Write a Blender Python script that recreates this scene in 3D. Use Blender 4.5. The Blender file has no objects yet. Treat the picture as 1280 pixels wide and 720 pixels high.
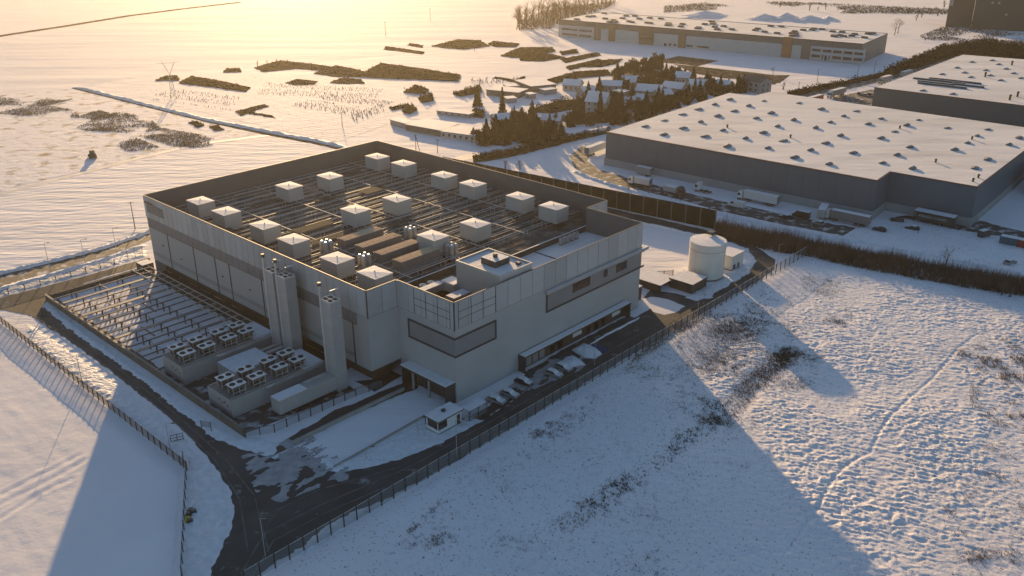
import bpy, bmesh, math, random
import numpy as np
from mathutils import Matrix, Vector
R_ = math.radians
rnd = random.Random(7)
nrnd = np.random.RandomState(11)
sc = bpy.context.scene
COL = sc.collection

# ------------------------------------------------------------------ camera, sky, sun, exposure
CAMH = 100.0; FPX = 1106.43; PITCH = R_(23.5257); ROLL = R_(0.14986)
_f = Vector((0, math.cos(PITCH), -math.sin(PITCH))); _r = Vector((1, 0, 0)); _d = _f.cross(_r)
_cr, _sr = math.cos(ROLL), math.sin(ROLL)
CX = _r * _cr + _d * _sr; CY = _d * _cr - _r * _sr; CZ = _f
cam = bpy.data.cameras.new('camera'); camo = bpy.data.objects.new('camera', cam); COL.objects.link(camo)
M = Matrix.Identity(4)
for i in range(3):
    M[i][0] = CX[i]; M[i][1] = -CY[i]; M[i][2] = -CZ[i]
M[2][3] = CAMH
camo.matrix_world = M
cam.sensor_width = 36.0; cam.lens = 36.0 * FPX / 1280.0; cam.clip_start = 1.0; cam.clip_end = 20000.0
sc.camera = camo

SUN_EL = 9.0; SUN_AZ = -12.9          # degrees; azimuth from +Y, negative to the left
world = bpy.data.worlds.new('World'); sc.world = world; world.use_nodes = True
wn = world.node_tree.nodes; wl = world.node_tree.links
bg = wn.get('Background') or wn.new('ShaderNodeBackground')
sky = wn.new('ShaderNodeTexSky'); sky.sky_type = 'NISHITA'; sky.sun_disc = False
sky.sun_elevation = R_(SUN_EL); sky.sun_rotation = R_(SUN_AZ); sky.altitude = 200; sky.air_density = 1.0; sky.dust_density = 0.8; sky.ozone_density = 2.2
wl.new(sky.outputs[0], bg.inputs[0]); bg.inputs[1].default_value = 0.095
sun = bpy.data.lights.new('sun', 'SUN'); suno = bpy.data.objects.new('sun', sun); COL.objects.link(suno)
sun.energy = 5.0; sun.angle = R_(0.55); sun.color = (1.0, 0.65, 0.31)
_sd = Vector((math.sin(R_(SUN_AZ)) * math.cos(R_(SUN_EL)), math.cos(R_(SUN_AZ)) * math.cos(R_(SUN_EL)), math.sin(R_(SUN_EL))))
suno.rotation_euler = _sd.to_track_quat('Z', 'Y').to_euler(); suno.location = (0, 300, 400)
sc.view_settings.view_transform = 'Standard'; sc.view_settings.look = 'None'
sc.view_settings.exposure = 0.88; sc.view_settings.gamma = 1.0; sc.view_settings.use_curve_mapping = False
sc.render.engine = 'CYCLES'
sc.cycles.use_denoising = True
sc.cycles.max_bounces = 5; sc.cycles.diffuse_bounces = 3; sc.cycles.glossy_bounces = 2; sc.cycles.transparent_max_bounces = 12
sc.cycles.volume_bounces = 0; sc.cycles.caustics_reflective = False; sc.cycles.caustics_refractive = False

# ------------------------------------------------------------------ measuring helpers
def G(x, y, z=0.0):
    """point at height z that the photograph shows at pixel (x, y) of 1280 x 720"""
    d = CX * (x - 640) + CY * (y - 360) + CZ * FPX
    t = (z - CAMH) / d.z
    return Vector((d.x * t, d.y * t, z))
TH = math.atan2(0.73279235, 0.68045233)      # the data centre's own axes: u along its long front, v to the back
UU = Vector((0.68045233, 0.73279235)); VV = Vector((-0.73279235, 0.68045233)); C0 = Vector((-12.09685, 166.87788))
def W(u, v, z=0.0):
    q = C0 + UU * u + VV * v
    return Vector((q.x, q.y, z))
def L(p):
    q = Vector((p[0], p[1])) - C0
    return (q.dot(UU), q.dot(VV))

# ------------------------------------------------------------------ value noise
_lat = nrnd.rand(256, 256)
def vnoise(x, y):
    x = np.asarray(x, float); y = np.asarray(y, float)
    xi = np.floor(x).astype(int); yi = np.floor(y).astype(int); fx = x - xi; fy = y - yi
    fx = fx * fx * (3 - 2 * fx); fy = fy * fy * (3 - 2 * fy)
    a = _lat[xi % 256, yi % 256]; b = _lat[(xi + 1) % 256, yi % 256]; c = _lat[xi % 256, (yi + 1) % 256]; d = _lat[(xi + 1) % 256, (yi + 1) % 256]
    return a * (1 - fx) * (1 - fy) + b * fx * (1 - fy) + c * (1 - fx) * fy + d * fx * fy
def fbm(x, y, o=3):
    s = 0; a = 0.5
    for i in range(o):
        s = s + a * vnoise(x * 2 ** i + 17.3 * i, y * 2 ** i + 5.1 * i); a *= 0.5
    return s / (1 - 0.5 ** o)

# ------------------------------------------------------------------ materials
MATS = {}
def mat(name, col, rough=0.6, var=0.0, scale=1.0, metal=0.0, spec=0.5, bump=0.0, bscale=4.0, stretch=None, col2=None, lo=0.4, hi=0.6, world_tex=False, bdist=0.1, emit=None, det=4):
    if name in MATS: return MATS[name]
    m = bpy.data.materials.new(name); m.use_nodes = True; nt = m.node_tree; n = nt.nodes; l = nt.links
    p = n.get('Principled BSDF'); p.inputs['Roughness'].default_value = rough; p.inputs['Metallic'].default_value = metal
    p.inputs['Specular IOR Level'].default_value = spec
    c4 = (*col, 1)
    p.inputs['Base Color'].default_value = c4
    if world_tex: co = n.new('ShaderNodeNewGeometry').outputs['Position']
    else: co = n.new('ShaderNodeTexCoord').outputs['Object']
    if stretch:
        mp = n.new('ShaderNodeMapping'); mp.inputs['Rotation'].default_value = (0, 0, stretch[0]); mp.inputs['Scale'].default_value = (stretch[1], stretch[2], 1)
        l.new(co, mp.inputs[0]); co = mp.outputs[0]
    if var > 0 or col2:
        t = n.new('ShaderNodeTexNoise'); t.inputs['Scale'].default_value = scale; t.inputs['Detail'].default_value = det
        l.new(co, t.inputs['Vector'])
        r = n.new('ShaderNodeValToRGB'); r.color_ramp.elements[0].position = lo; r.color_ramp.elements[1].position = hi
        if col2: r.color_ramp.elements[0].color = c4; r.color_ramp.elements[1].color = (*col2, 1)
        else:
            r.color_ramp.elements[0].position = 0.25; r.color_ramp.elements[1].position = 0.75
            r.color_ramp.elements[0].color = tuple(max(0, c * (1 - var)) for c in col) + (1,)
            r.color_ramp.elements[1].color = tuple(min(1, c * (1 + var)) for c in col) + (1,)
        l.new(t.outputs[0], r.inputs[0]); l.new(r.outputs[0], p.inputs['Base Color'])
    if bump > 0:
        t2 = n.new('ShaderNodeTexNoise'); t2.inputs['Scale'].default_value = bscale; t2.inputs['Detail'].default_value = 3
        l.new(co, t2.inputs['Vector'])
        b = n.new('ShaderNodeBump'); b.inputs['Strength'].default_value = bump; b.inputs['Distance'].default_value = bdist
        l.new(t2.outputs[0], b.inputs['Height']); l.new(b.outputs[0], p.inputs['Normal'])
    if emit:
        p.inputs['Emission Color'].default_value = (*emit[0], 1); p.inputs['Emission Strength'].default_value = emit[1]
    MATS[name] = m
    return m
SN = (0.81, 0.785, 0.80)
def snowmat(name, col=SN, rough=0.85, spec=0.16, coarse=(0.15, 0.6), fine=(1.2, 0.12), stretch=None, rows=None, patch=None, amp=1.0):
    """snow crust: two scales of wind relief, optional furrow rows (rotation, wavelength, height) and bare patches (colour, scale, lo, hi)"""
    m = bpy.data.materials.new(name); m.use_nodes = True; nt = m.node_tree; n = nt.nodes; l = nt.links
    p = n.get('Principled BSDF'); p.inputs['Roughness'].default_value = rough; p.inputs['Specular IOR Level'].default_value = spec
    pos = n.new('ShaderNodeNewGeometry').outputs['Position']; co = pos
    if stretch:
        mp = n.new('ShaderNodeMapping'); mp.inputs['Rotation'].default_value = (0, 0, stretch[0]); mp.inputs['Scale'].default_value = (stretch[1], stretch[2], 1)
        l.new(pos, mp.inputs[0]); co = mp.outputs[0]
    def noise(sc_, det=3, vec=None):
        t = n.new('ShaderNodeTexNoise'); t.inputs['Scale'].default_value = sc_; t.inputs['Detail'].default_value = det; l.new(vec or co, t.inputs['Vector']); return t.outputs[0]
    def mul(a, k):
        q = n.new('ShaderNodeMath'); q.operation = 'MULTIPLY'; l.new(a, q.inputs[0]); q.inputs[1].default_value = k; return q.outputs[0]
    def add(a, b):
        q = n.new('ShaderNodeMath'); q.operation = 'ADD'; l.new(a, q.inputs[0]); l.new(b, q.inputs[1]); return q.outputs[0]
    h = add(mul(noise(coarse[0]), coarse[1]), mul(noise(fine[0]), fine[1]))
    if rows:
        mp2 = n.new('ShaderNodeMapping'); mp2.inputs['Rotation'].default_value = (0, 0, rows[0]); l.new(pos, mp2.inputs[0])
        wv = n.new('ShaderNodeTexWave'); wv.inputs['Scale'].default_value = 0.314 / rows[1]; wv.inputs['Distortion'].default_value = 1.5; wv.inputs['Detail'].default_value = 2; wv.inputs['Detail Scale'].default_value = 0.6
        l.new(mp2.outputs[0], wv.inputs['Vector']); h = add(h, mul(wv.outputs['Fac'], rows[2]))
    b = n.new('ShaderNodeBump'); b.inputs['Strength'].default_value = 1.0; b.inputs['Distance'].default_value = amp
    l.new(h, b.inputs['Height']); l.new(b.outputs[0], p.inputs['Normal'])
    r = n.new('ShaderNodeValToRGB'); r.color_ramp.elements[0].position = 0.3; r.color_ramp.elements[1].position = 0.7
    r.color_ramp.elements[0].color = tuple(c * 0.93 for c in col) + (1,); r.color_ramp.elements[1].color = tuple(min(1, c * 1.03) for c in col) + (1,)
    l.new(noise(0.03, 5), r.inputs[0]); out = r.outputs[0]
    if patch:
        r2 = n.new('ShaderNodeValToRGB'); r2.color_ramp.elements[0].position = patch[2]; r2.color_ramp.elements[1].position = patch[3]
        l.new(noise(patch[1], 8), r2.inputs[0]); mx = n.new('ShaderNodeMix'); mx.data_type = 'RGBA'
        l.new(r2.outputs[0], mx.inputs['Factor']); l.new(out, mx.inputs['A']); mx.inputs['B'].default_value = (*patch[0], 1); out = mx.outputs['Result']
    l.new(out, p.inputs['Base Color'])
    return m
def meshmat(name, col, cover):
    m = bpy.data.materials.new(name); m.use_nodes = True; nt = m.node_tree; n = nt.nodes; l = nt.links
    p = n.get('Principled BSDF'); p.inputs['Base Color'].default_value = (*col, 1); p.inputs['Roughness'].default_value = 0.6
    t = n.new('ShaderNodeBsdfTransparent'); x = n.new('ShaderNodeMixShader'); x.inputs[0].default_value = cover
    l.new(t.outputs[0], x.inputs[1]); l.new(p.outputs[0], x.inputs[2]); l.new(x.outputs[0], n['Material Output'].inputs[0])
    return m
M_snow = snowmat('snow_ground', stretch=(R_(20), 0.5, 1.3), coarse=(0.10, 0.5), fine=(0.9, 0.10))
M_snowsm = snowmat('snow_smooth', coarse=(0.25, 0.10), fine=(1.5, 0.03))
M_snowroof = snowmat('snow_roof', col=(0.78, 0.76, 0.75), rough=0.85, spec=0.15, coarse=(0.12, 0.25), fine=(0.9, 0.07), stretch=(R_(47), 0.4, 1.3), patch=((0.60, 0.58, 0.56), 0.05, 0.5, 0.72))
M_snowcap = mat('snow_cap', (0.72, 0.72, 0.74), 0.8, 0.08, 0.8, bump=0.5, bscale=1.2, bdist=0.2)
M_bank = mat('snow_bank', (0.72, 0.73, 0.76), 0.7, 0.12, 0.7, bump=1.0, bscale=1.5, bdist=0.4, world_tex=True)
M_asph = mat('asphalt', (0.056, 0.056, 0.052), 0.85, spec=0.25, bump=0.3, bscale=3, col2=(0.092, 0.090, 0.083), scale=0.12, lo=0.35, hi=0.7, world_tex=True, det=8)
def asphalt2(m, lo, hi, sc_):
    n = m.node_tree.nodes; l = m.node_tree.links; p = n['Principled BSDF']; src = p.inputs['Base Color'].links[0].from_socket
    pos = n.new('ShaderNodeNewGeometry').outputs['Position']; t = n.new('ShaderNodeTexNoise'); t.inputs['Scale'].default_value = sc_; t.inputs['Detail'].default_value = 10; t.inputs['Roughness'].default_value = 0.62; l.new(pos, t.inputs['Vector'])
    r = n.new('ShaderNodeValToRGB'); r.color_ramp.elements[0].position = lo; r.color_ramp.elements[1].position = hi; l.new(t.outputs[0], r.inputs[0])
    x = n.new('ShaderNodeMix'); x.data_type = 'RGBA'; l.new(r.outputs[0], x.inputs['Factor']); l.new(src, x.inputs['A']); x.inputs['B'].default_value = (0.30, 0.30, 0.30, 1); l.new(x.outputs['Result'], p.inputs['Base Color'])
asphalt2(M_asph, 0.60, 0.72, 0.30)
M_asphs = mat('asphalt_snowy', (0.06, 0.058, 0.052), 0.8, col2=(0.5, 0.5, 0.5), scale=0.35, lo=0.52, hi=0.66, world_tex=True, bump=0.5, bscale=2, det=9)
M_slush = mat('slush', (0.07, 0.062, 0.055), 0.7, col2=(0.44, 0.44, 0.46), scale=0.55, lo=0.47, hi=0.53, stretch=(R_(47), 0.6, 1.6), world_tex=True, bump=0.8, bscale=2, det=9)
M_track = mat('packed_snow', (0.50, 0.50, 0.52), 0.7, 0.25, 0.3, world_tex=True, bump=0.6, bscale=1.2)
M_soil = mat('bare_soil', (0.085, 0.07, 0.05), 1.0, spec=0.0,  col2=(0.30, 0.27, 0.23), scale=0.35, lo=0.5, hi=0.75, world_tex=True, bump=0.8, bscale=1.0, bdist=0.3, det=8)
M_grass = mat('dry_grass', (0.20, 0.145, 0.085), 0.9, 0.4, 0.15, world_tex=True, spec=0.0)
M_reed = mat('dry_reed', (0.24, 0.18, 0.11), 1.0, 0.35, 0.15, world_tex=True, spec=0.0)
M_weed = mat('dark_weed', (0.065, 0.055, 0.038), 0.9, 0.4, 0.2, world_tex=True, spec=0.0)
M_twig = mat('twigs', (0.12, 0.092, 0.075), 0.9, 0.35, 0.2, world_tex=True, spec=0.0)
M_bark = mat('bark', (0.075, 0.058, 0.045), 0.9, 0.3, 2)
M_needle = mat('conifer_needles', (0.016, 0.020, 0.014), 1.0, 0.4, 0.6, spec=0.0)
M_hedge = mat('hedge_leaves', (0.022, 0.025, 0.016), 1.0, 0.4, 0.5, spec=0.0)
M_clad = [mat('cladding_%s' % k, c, 0.45, 0.05, 0.5, spec=0.4) for k, c in (('pale', (0.40, 0.41, 0.415)), ('mid', (0.335, 0.345, 0.35)), ('cool', (0.37, 0.385, 0.395)))]
M_wall = mat('wall_panel', (0.37, 0.38, 0.385), 0.55, 0.10, 0.10, spec=0.3, det=7)
M_wallL = mat('wall_panel_warm', (0.34, 0.34, 0.34), 0.5, 0.06, 0.15, spec=0.35)
M_dark = mat('dark_trim', (0.035, 0.04, 0.045), 0.5, 0.15, 1)
M_band = mat('louvre_band', (0.17, 0.17, 0.175), 0.55, 0.25, 0.35, stretch=(0, 1, 3))
M_stripe = mat('grey_stripe', (0.25, 0.25, 0.25), 0.55, 0.08, 0.4)
M_inwin = mat('window_band_grey', (0.20, 0.21, 0.22), 0.45, 0.08, 0.3)
M_glass = mat('dark_glass', (0.02, 0.022, 0.025), 0.15, 0.2, 0.5, spec=0.6)
M_brown = mat('plinth_brown', (0.065, 0.052, 0.043), 0.7, 0.25, 0.4)
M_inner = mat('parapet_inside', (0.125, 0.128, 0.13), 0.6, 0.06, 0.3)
M_deck = mat('roof_deck', (0.115, 0.108, 0.10), 0.95, spec=0.0, col2=(0.30, 0.26, 0.20), scale=0.30, lo=0.46, hi=0.72, bump=0.3, bscale=2, det=8)
M_steel = mat('galvanised_steel', (0.42, 0.41, 0.40), 0.7, 0.15, 0.5, spec=0.25)
M_gratw = mat('walkway_grating', (0.075, 0.072, 0.068), 0.95, 0.2, 0.6, spec=0.05)
M_steeld = mat('dark_steel', (0.055, 0.052, 0.05), 0.6, 0.2, 0.6)
M_unit = mat('unit_casing', (0.40, 0.40, 0.39), 0.5, 0.05, 0.5)
M_bedn = mat('nursery_bed_green', (0.020, 0.022, 0.016), 1.0, 0.45, 0.25, spec=0.0)
M_silver = mat('silver_duct', (0.55, 0.54, 0.53), 0.35, 0.1, 0.8, metal=0.6)
M_stack = mat('stack_casing', (0.36, 0.35, 0.345), 0.5, 0.08, 0.5, stretch=(0, 1, 0.2))
M_grille = mat('fan_grille', (0.60, 0.45, 0.31), 1.0, 0.25, 2.5, spec=0.0, bump=0.5, bscale=6)
M_louv = mat('louvre_grey', (0.16, 0.155, 0.15), 0.6, 0.15, 0.6)
M_white = mat('white_paint', (0.70, 0.70, 0.69), 0.45, 0.06, 0.8)
M_tank = mat('tank_paint', (0.62, 0.60, 0.56), 0.5, 0.05, 0.4)
M_post = mat('fence_post', (0.03, 0.032, 0.034), 0.6, 0.2, 1)
M_mesh = meshmat('fence_mesh', (0.20, 0.22, 0.24), 0.36)
M_meshb = meshmat('fence_mesh_backlit', (0.16, 0.125, 0.09), 0.62)  # brown of light coming from behind the mesh, put into its colour
M_conc = mat('concrete', (0.30, 0.29, 0.27), 0.8, 0.15, 0.6, bump=0.3)
M_yfence = mat('yard_fence', (0.13, 0.11, 0.085), 0.8, 0.3, 0.5, bump=0.3)
M_ware = mat('warehouse_cladding', (0.085, 0.120, 0.150), 0.45, 0.05, 0.2, spec=0.4)
M_ware2 = mat('warehouse_dark', (0.066, 0.080, 0.092), 0.5, 0.05, 0.2)
M_plinth = mat('warehouse_plinth', (0.26, 0.28, 0.29), 0.6, 0.1, 0.3)
M_trim = mat('rust_trim', (0.10, 0.045, 0.035), 0.6, 0.2, 1)
M_barr = mat('noise_barrier', (0.020, 0.025, 0.023), 1.0, 0.25, 0.5, spec=0.0, stretch=(0, 1, 4))
M_lampg = mat('lamp_grey', (0.33, 0.33, 0.32), 0.5, 0.05, 1)
M_wood = mat('pole_wood', (0.08, 0.065, 0.05), 0.9, 0.2, 2)
M_plaster = mat('plaster', (0.42, 0.40, 0.36), 0.8, 0.1, 0.5)
M_plasterg = mat('plaster_grey', (0.26, 0.255, 0.25), 0.8, 0.1, 0.5)
M_shedw = mat('shed_wall', (0.13, 0.12, 0.10), 0.8, 0.15, 0.5)
M_tile = mat('dark_tile', (0.09, 0.075, 0.07), 0.8, 0.2, 2)
M_tyre = mat('tyre', (0.018, 0.018, 0.018), 0.9, 0.1, 3)
M_carb = mat('car_black', (0.022, 0.024, 0.028), 0.3, 0.1, 1, spec=0.6)
M_cars = mat('car_silver', (0.30, 0.31, 0.32), 0.35, 0.05, 1, metal=0.3)
M_carw = mat('car_white', (0.62, 0.62, 0.62), 0.35, 0.04, 1)
M_tarp = mat('trailer_tarp', (0.33, 0.335, 0.34), 0.6, 0.08, 0.8)
M_tarpw = mat('trailer_white', (0.55, 0.55, 0.54), 0.5, 0.06, 0.8)
M_red = mat('red_paint', (0.25, 0.035, 0.03), 0.5, 0.1, 1)
M_teal = mat('teal_paint', (0.035, 0.10, 0.13), 0.5, 0.1, 1)
M_orange = mat('rust_orange', (0.32, 0.14, 0.07), 0.6, 0.2, 0.6)
M_brownp = mat('brown_panel', (0.17, 0.125, 0.08), 0.6, 0.1, 0.4)
M_blue = mat('parking_blue', (0.03, 0.06, 0.16), 0.8, 0.3, 1.0)
M_yellow = mat('yellow_paint', (0.45, 0.36, 0.06), 0.6, 0.1, 1)
M_lime = mat('lime_cloth', (0.35, 0.45, 0.05), 0.8, 0.1, 1)

# ------------------------------------------------------------------ mesh builder
class MB:
    def __init__(s): s.v = []; s.f = []; s.m = []
    def _f(s, idx, m): s.f.append(tuple(idx)); s.m.append(m)
    def poly(s, pts, m=0):
        b = len(s.v); s.v.extend([tuple(p) for p in pts]); s._f(range(b, b + len(pts)), m); return s
    def box(s, x0, x1, y0, y1, z0, z1, m=0, mt=None):
        b = len(s.v); s.v += [(x0, y0, z0), (x1, y0, z0), (x1, y1, z0), (x0, y1, z0), (x0, y0, z1), (x1, y0, z1), (x1, y1, z1), (x0, y1, z1)]
        for k, q in enumerate(((3, 2, 1, 0), (4, 5, 6, 7), (0, 1, 5, 4), (1, 2, 6, 5), (2, 3, 7, 6), (3, 0, 4, 7))):
            s._f([b + i for i in q], mt if (k == 1 and mt is not None) else m)
        return s
    def frus(s, x0, x1, y0, y1, z0, z1, ix, iy, m=0, mt=None):
        b = len(s.v); s.v += [(x0, y0, z0), (x1, y0, z0), (x1, y1, z0), (x0, y1, z0), (x0 + ix, y0 + iy, z1), (x1 - ix, y0 + iy, z1), (x1 - ix, y1 - iy, z1), (x0 + ix, y1 - iy, z1)]
        for k, q in enumerate(((3, 2, 1, 0), (4, 5, 6, 7), (0, 1, 5, 4), (1, 2, 6, 5), (2, 3, 7, 6), (3, 0, 4, 7))):
            s._f([b + i for i in q], mt if (k == 1 and mt is not None) else m)
        return s
    def prism(s, pl, z0, z1, m=0, mt=None, cap=True, bot=False):
        n = len(pl); b = len(s.v)
        s.v += [(p[0], p[1], z0) for p in pl] + [(p[0], p[1], z1) for p in pl]
        for i in range(n): j = (i + 1) % n; s._f((b + i, b + j, b + n + j, b + n + i), m)
        if cap: s._f([b + n + i for i in range(n)], mt if mt is not None else m)
        if bot: s._f([b + i for i in range(n - 1, -1, -1)], m)
        return s
    def cyl(s, cx, cy, z0, z1, r0, r1=None, n=12, m=0, mt=None):
        r1 = r0 if r1 is None else r1; b = len(s.v)
        for z, r in ((z0, r0), (z1, r1)):
            s.v += [(cx + r * math.cos(2 * math.pi * i / n), cy + r * math.sin(2 * math.pi * i / n), z) for i in range(n)]
        for i in range(n): j = (i + 1) % n; s._f((b + i, b + j, b + n + j, b + n + i), m)
        s._f([b + n + i for i in range(n)], mt if mt is not None else m); s._f([b + i for i in range(n - 1, -1, -1)], m)
        return s
    def tube(s, p, q, r0, r1=None, n=4, m=0):
        p = Vector(p); q = Vector(q); d = q - p
        if d.length < 1e-6: return s
        d.normalize(); a = d.cross(Vector((0, 0, 1)) if abs(d.z) < 0.9 else Vector((1, 0, 0))).normalized(); c = d.cross(a); r1 = r0 if r1 is None else r1; b = len(s.v)
        for o, r in ((p, r0), (q, r1)):
            for i in range(n):
                t = 2 * math.pi * (i + 0.5) / n; s.v.append(tuple(o + a * (r * math.cos(t)) + c * (r * math.sin(t))))
        for i in range(n): j = (i + 1) % n; s._f((b + i, b + n + i, b + n + j, b + j), m)
        s._f([b + n + i for i in range(n - 1, -1, -1)], m); s._f([b + i for i in range(n)], m)
        return s
    def build(s, name, mats, parent=None, loc=(0, 0, 0), rz=0.0, smooth=False):
        if not isinstance(mats, (list, tuple)): mats = [mats]
        me = bpy.data.meshes.new(name); me.from_pydata(s.v, [], s.f)
        for mm in mats: me.materials.append(mm)
        if len(mats) > 1: me.polygons.foreach_set('material_index', s.m)
        if smooth: me.polygons.foreach_set('use_smooth', [True] * len(s.f))
        me.update()
        o = bpy.data.objects.new(name, me); COL.objects.link(o); o.location = loc; o.rotation_euler = (0, 0, rz)
        if parent: o.parent = parent
        return o
def raw(name, V, F, mats, mi=None, parent=None, loc=(0, 0, 0), smooth=False):
    """fast mesh from numpy arrays; F is (n,3) or (n,4)"""
    me = bpy.data.meshes.new(name); k = F.shape[1]
    me.vertices.add(len(V)); me.vertices.foreach_set('co', np.ascontiguousarray(V, np.float32).ravel())
    me.loops.add(F.size); me.loops.foreach_set('vertex_index', np.ascontiguousarray(F, np.int32).ravel())
    me.polygons.add(len(F)); me.polygons.foreach_set('loop_start', np.arange(0, F.size, k, dtype=np.int32)); me.polygons.foreach_set('loop_total', np.full(len(F), k, np.int32))
    for mm in (mats if isinstance(mats, (list, tuple)) else [mats]): me.materials.append(mm)
    if mi is not None: me.polygons.foreach_set('material_index', np.ascontiguousarray(mi, np.int32))
    if smooth: me.polygons.foreach_set('use_smooth', np.ones(len(F), bool))
    me.update(); me.validate()
    o = bpy.data.objects.new(name, me); COL.objects.link(o); o.location = loc
    if parent: o.parent = parent
    return o
def tag(o, label=None, cat=None, group=None, kind=None):
    if label: o['label'] = label
    if cat: o['category'] = cat
    if group: o['group'] = group
    if kind: o['kind'] = kind
    return o
def thing(name, label, cat, loc=(0, 0, 0), rz=0.0, group=None):
    o = bpy.data.objects.new(name, None); COL.objects.link(o); o.location = loc; o.rotation_euler = (0, 0, rz); o.empty_display_size = 0.5
    return tag(o, label, cat, group)
KIDS = {}
def dup(root, loc, rz=None, label=None, scale=None, group=None):
    def cp(o, par):
        c = o.copy(); COL.objects.link(c)
        if par: c.parent = par
        for ch in o.children: cp(ch, c)
        return c
    r = cp(root, None); r.location = loc
    if rz is not None: r.rotation_euler = (0, 0, rz)
    if label: r['label'] = label
    if group: r['group'] = group
    if scale: r.scale = (scale,) * 3 if not isinstance(scale, tuple) else scale
    return r
def struct(o): o['kind'] = 'structure'; return o

# ------------------------------------------------------------------ ground, fields, roads
def densify(pts, step, jit, seed=0, closed=True):
    out = []; n = len(pts)
    for i in range(n if closed else n - 1):
        a = pts[i]; b = pts[(i + 1) % n]; d = (b - a); k = max(1, int(d.length / step)); nx = Vector((-d.y, d.x, 0)); nx.normalize()
        for j in range(k):
            p = a + d * (j / k)
            o = ((fbm(p.x * 0.35 + seed, p.y * 0.35 + seed * 3.1, 3) - 0.5) * 2 + (vnoise(p.x * 1.7 + seed, p.y * 1.7) - 0.5) * 0.9) * jit
            out.append(p + nx * float(o))
    if not closed: out.append(pts[-1])
    return out
def sheet(name, px, z, m, jit=0.35, step=1.2, local=False):
    pts = [W(*p) if local else G(*p) for p in px]
    pts = [Vector((p.x, p.y, 0)) for p in pts]
    if jit > 0: pts = densify(pts, step, jit, len(px) * 1.7)
    mb = MB(); c = sum(pts, Vector()) / len(pts)
    mb.poly([(p.x - c.x, p.y - c.y, 0) for p in pts])
    o = mb.build(name, m, loc=(c.x, c.y, z))
    bm = bmesh.new(); bm.from_mesh(o.data)
    bm.normal_update()
    for f in bm.faces:
        if f.normal.z < 0: f.normal_flip()
    bmesh.ops.triangulate(bm, faces=bm.faces[:]); bm.to_mesh(o.data); bm.free()
    return struct(o)
def strip(px, w, local=False):
    """outline of a band of width w along a line"""
    p = [W(*q) if local else G(*q) for q in px]; l = []; r = []
    for i in range(len(p)):
        a = p[max(0, i - 1)]; b = p[min(len(p) - 1, i + 1)]; d = (b - a); nx = Vector((-d.y, d.x, 0)).normalized() * (w / 2); l.append(p[i] + nx); r.append(p[i] - nx)
    return l + r[::-1]
def band(name, px, w, z, m, jit=0.3, step=1.5, local=False):
    pts = [Vector((p.x, p.y, 0)) for p in strip(px, w, local)]
    pts = densify(pts, step, jit, len(px) * 2.3); mb = MB(); c = sum(pts, Vector()) / len(pts)
    mb.poly([(p.x - c.x, p.y - c.y, 0) for p in pts]); o = mb.build(name, m, loc=(c.x, c.y, z))
    bm = bmesh.new(); bm.from_mesh(o.data); bm.normal_update()
    for f in bm.faces:
        if f.normal.z < 0: f.normal_flip()
    bmesh.ops.triangulate(bm, faces=bm.faces[:]); bm.to_mesh(o.data); bm.free()
    return struct(o)
def berm(name, px, w, h, m, local=False, step=0.8, seed=1.0, rough=0.5):
    """a low ploughed ridge of snow along a line"""
    p = [W(*q) if local else G(*q) for q in px]; p = densify([Vector((a.x, a.y, 0)) for a in p], step, 0.25, seed, closed=False); n = len(p)
    prof = [(-1, 0), (-0.55, 0.62), (-0.1, 1.0), (0.35, 0.75), (1, 0)]; V = []; F = []
    for i, q in enumerate(p):
        a = p[max(0, i - 1)]; b = p[min(n - 1, i + 1)]; d = b - a; nx = Vector((-d.y, d.x, 0)).normalized()
        e = min(1.0, i / 4, (n - 1 - i) / 4)
        for k, (s_, hh) in enumerate(prof):
            jit = 1 - rough + 2 * rough * float(vnoise(q.x * 0.8 + seed * 7 + k * 3.3, q.y * 0.8 + k))
            o = q + nx * (s_ * w / 2 * (0.75 + 0.5 * float(vnoise(q.x * 0.5 + 9, q.y * 0.5 + seed))))
            V.append((o.x, o.y, 0.02 + hh * h * jit * e))
    for i in range(n - 1):
        for k in range(4):
            a = i * 5 + k; F.append((a, a + 1, a + 6, a + 5))
    V = np.array(V); c = V.mean(0); c[2] = 0
    return struct(raw(name, V - c, np.array(F), m, loc=tuple(c), smooth=True))
def inpoly(x, y, P):
    x = np.asarray(x); y = np.asarray(y); r = np.zeros(x.shape, bool); n = len(P); j = n - 1
    for i in range(n):
        xi, yi = P[i][0], P[i][1]; xj, yj = P[j][0], P[j][1]
        c = ((yi > y) != (yj > y)) & (x < (xj - xi) * (y - yi) / ((yj - yi) or 1e-9) + xi); r ^= c; j = i
    return r

mb = MB(); mb.box(-3200, 3200, -1200, 6000, -0.6, 0.0); struct(mb.build('ground', M_snow))

# tussocky field right of the long fence: real relief
def relief(name, u0, u1, v0, v1, step, hfun, m, keep=None):
    us = np.arange(u0, u1 + step, step); vs = np.arange(v0, v1 + step, step); A, B = np.meshgrid(us, vs, indexing='ij')
    X = C0.x + UU.x * A + VV.x * B; Y = C0.y + UU.y * A + VV.y * B
    edge = np.minimum.reduce([A - u0, u1 - A, B - v0, v1 - B]); Z = 0.03 + hfun(A, B, X, Y) * np.clip(edge / 2.0, 0, 1)
    V = np.stack([X - C0.x, Y - C0.y, Z], -1).reshape(-1, 3); nu, nv = len(us), len(vs)
    I = np.arange(nu * nv).reshape(nu, nv); F = np.stack([I[:-1, :-1], I[1:, :-1], I[1:, 1:], I[:-1, 1:]], -1).reshape(-1, 4)
    if keep is not None:
        F = F[keep(A, B).ravel()[F].all(1)]; u, inv = np.unique(F, return_inverse=True); V = V[u]; F = inv.reshape(-1, 4)
    return struct(raw(name, V, F, m, loc=(C0.x, C0.y, 0), smooth=True))
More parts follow.
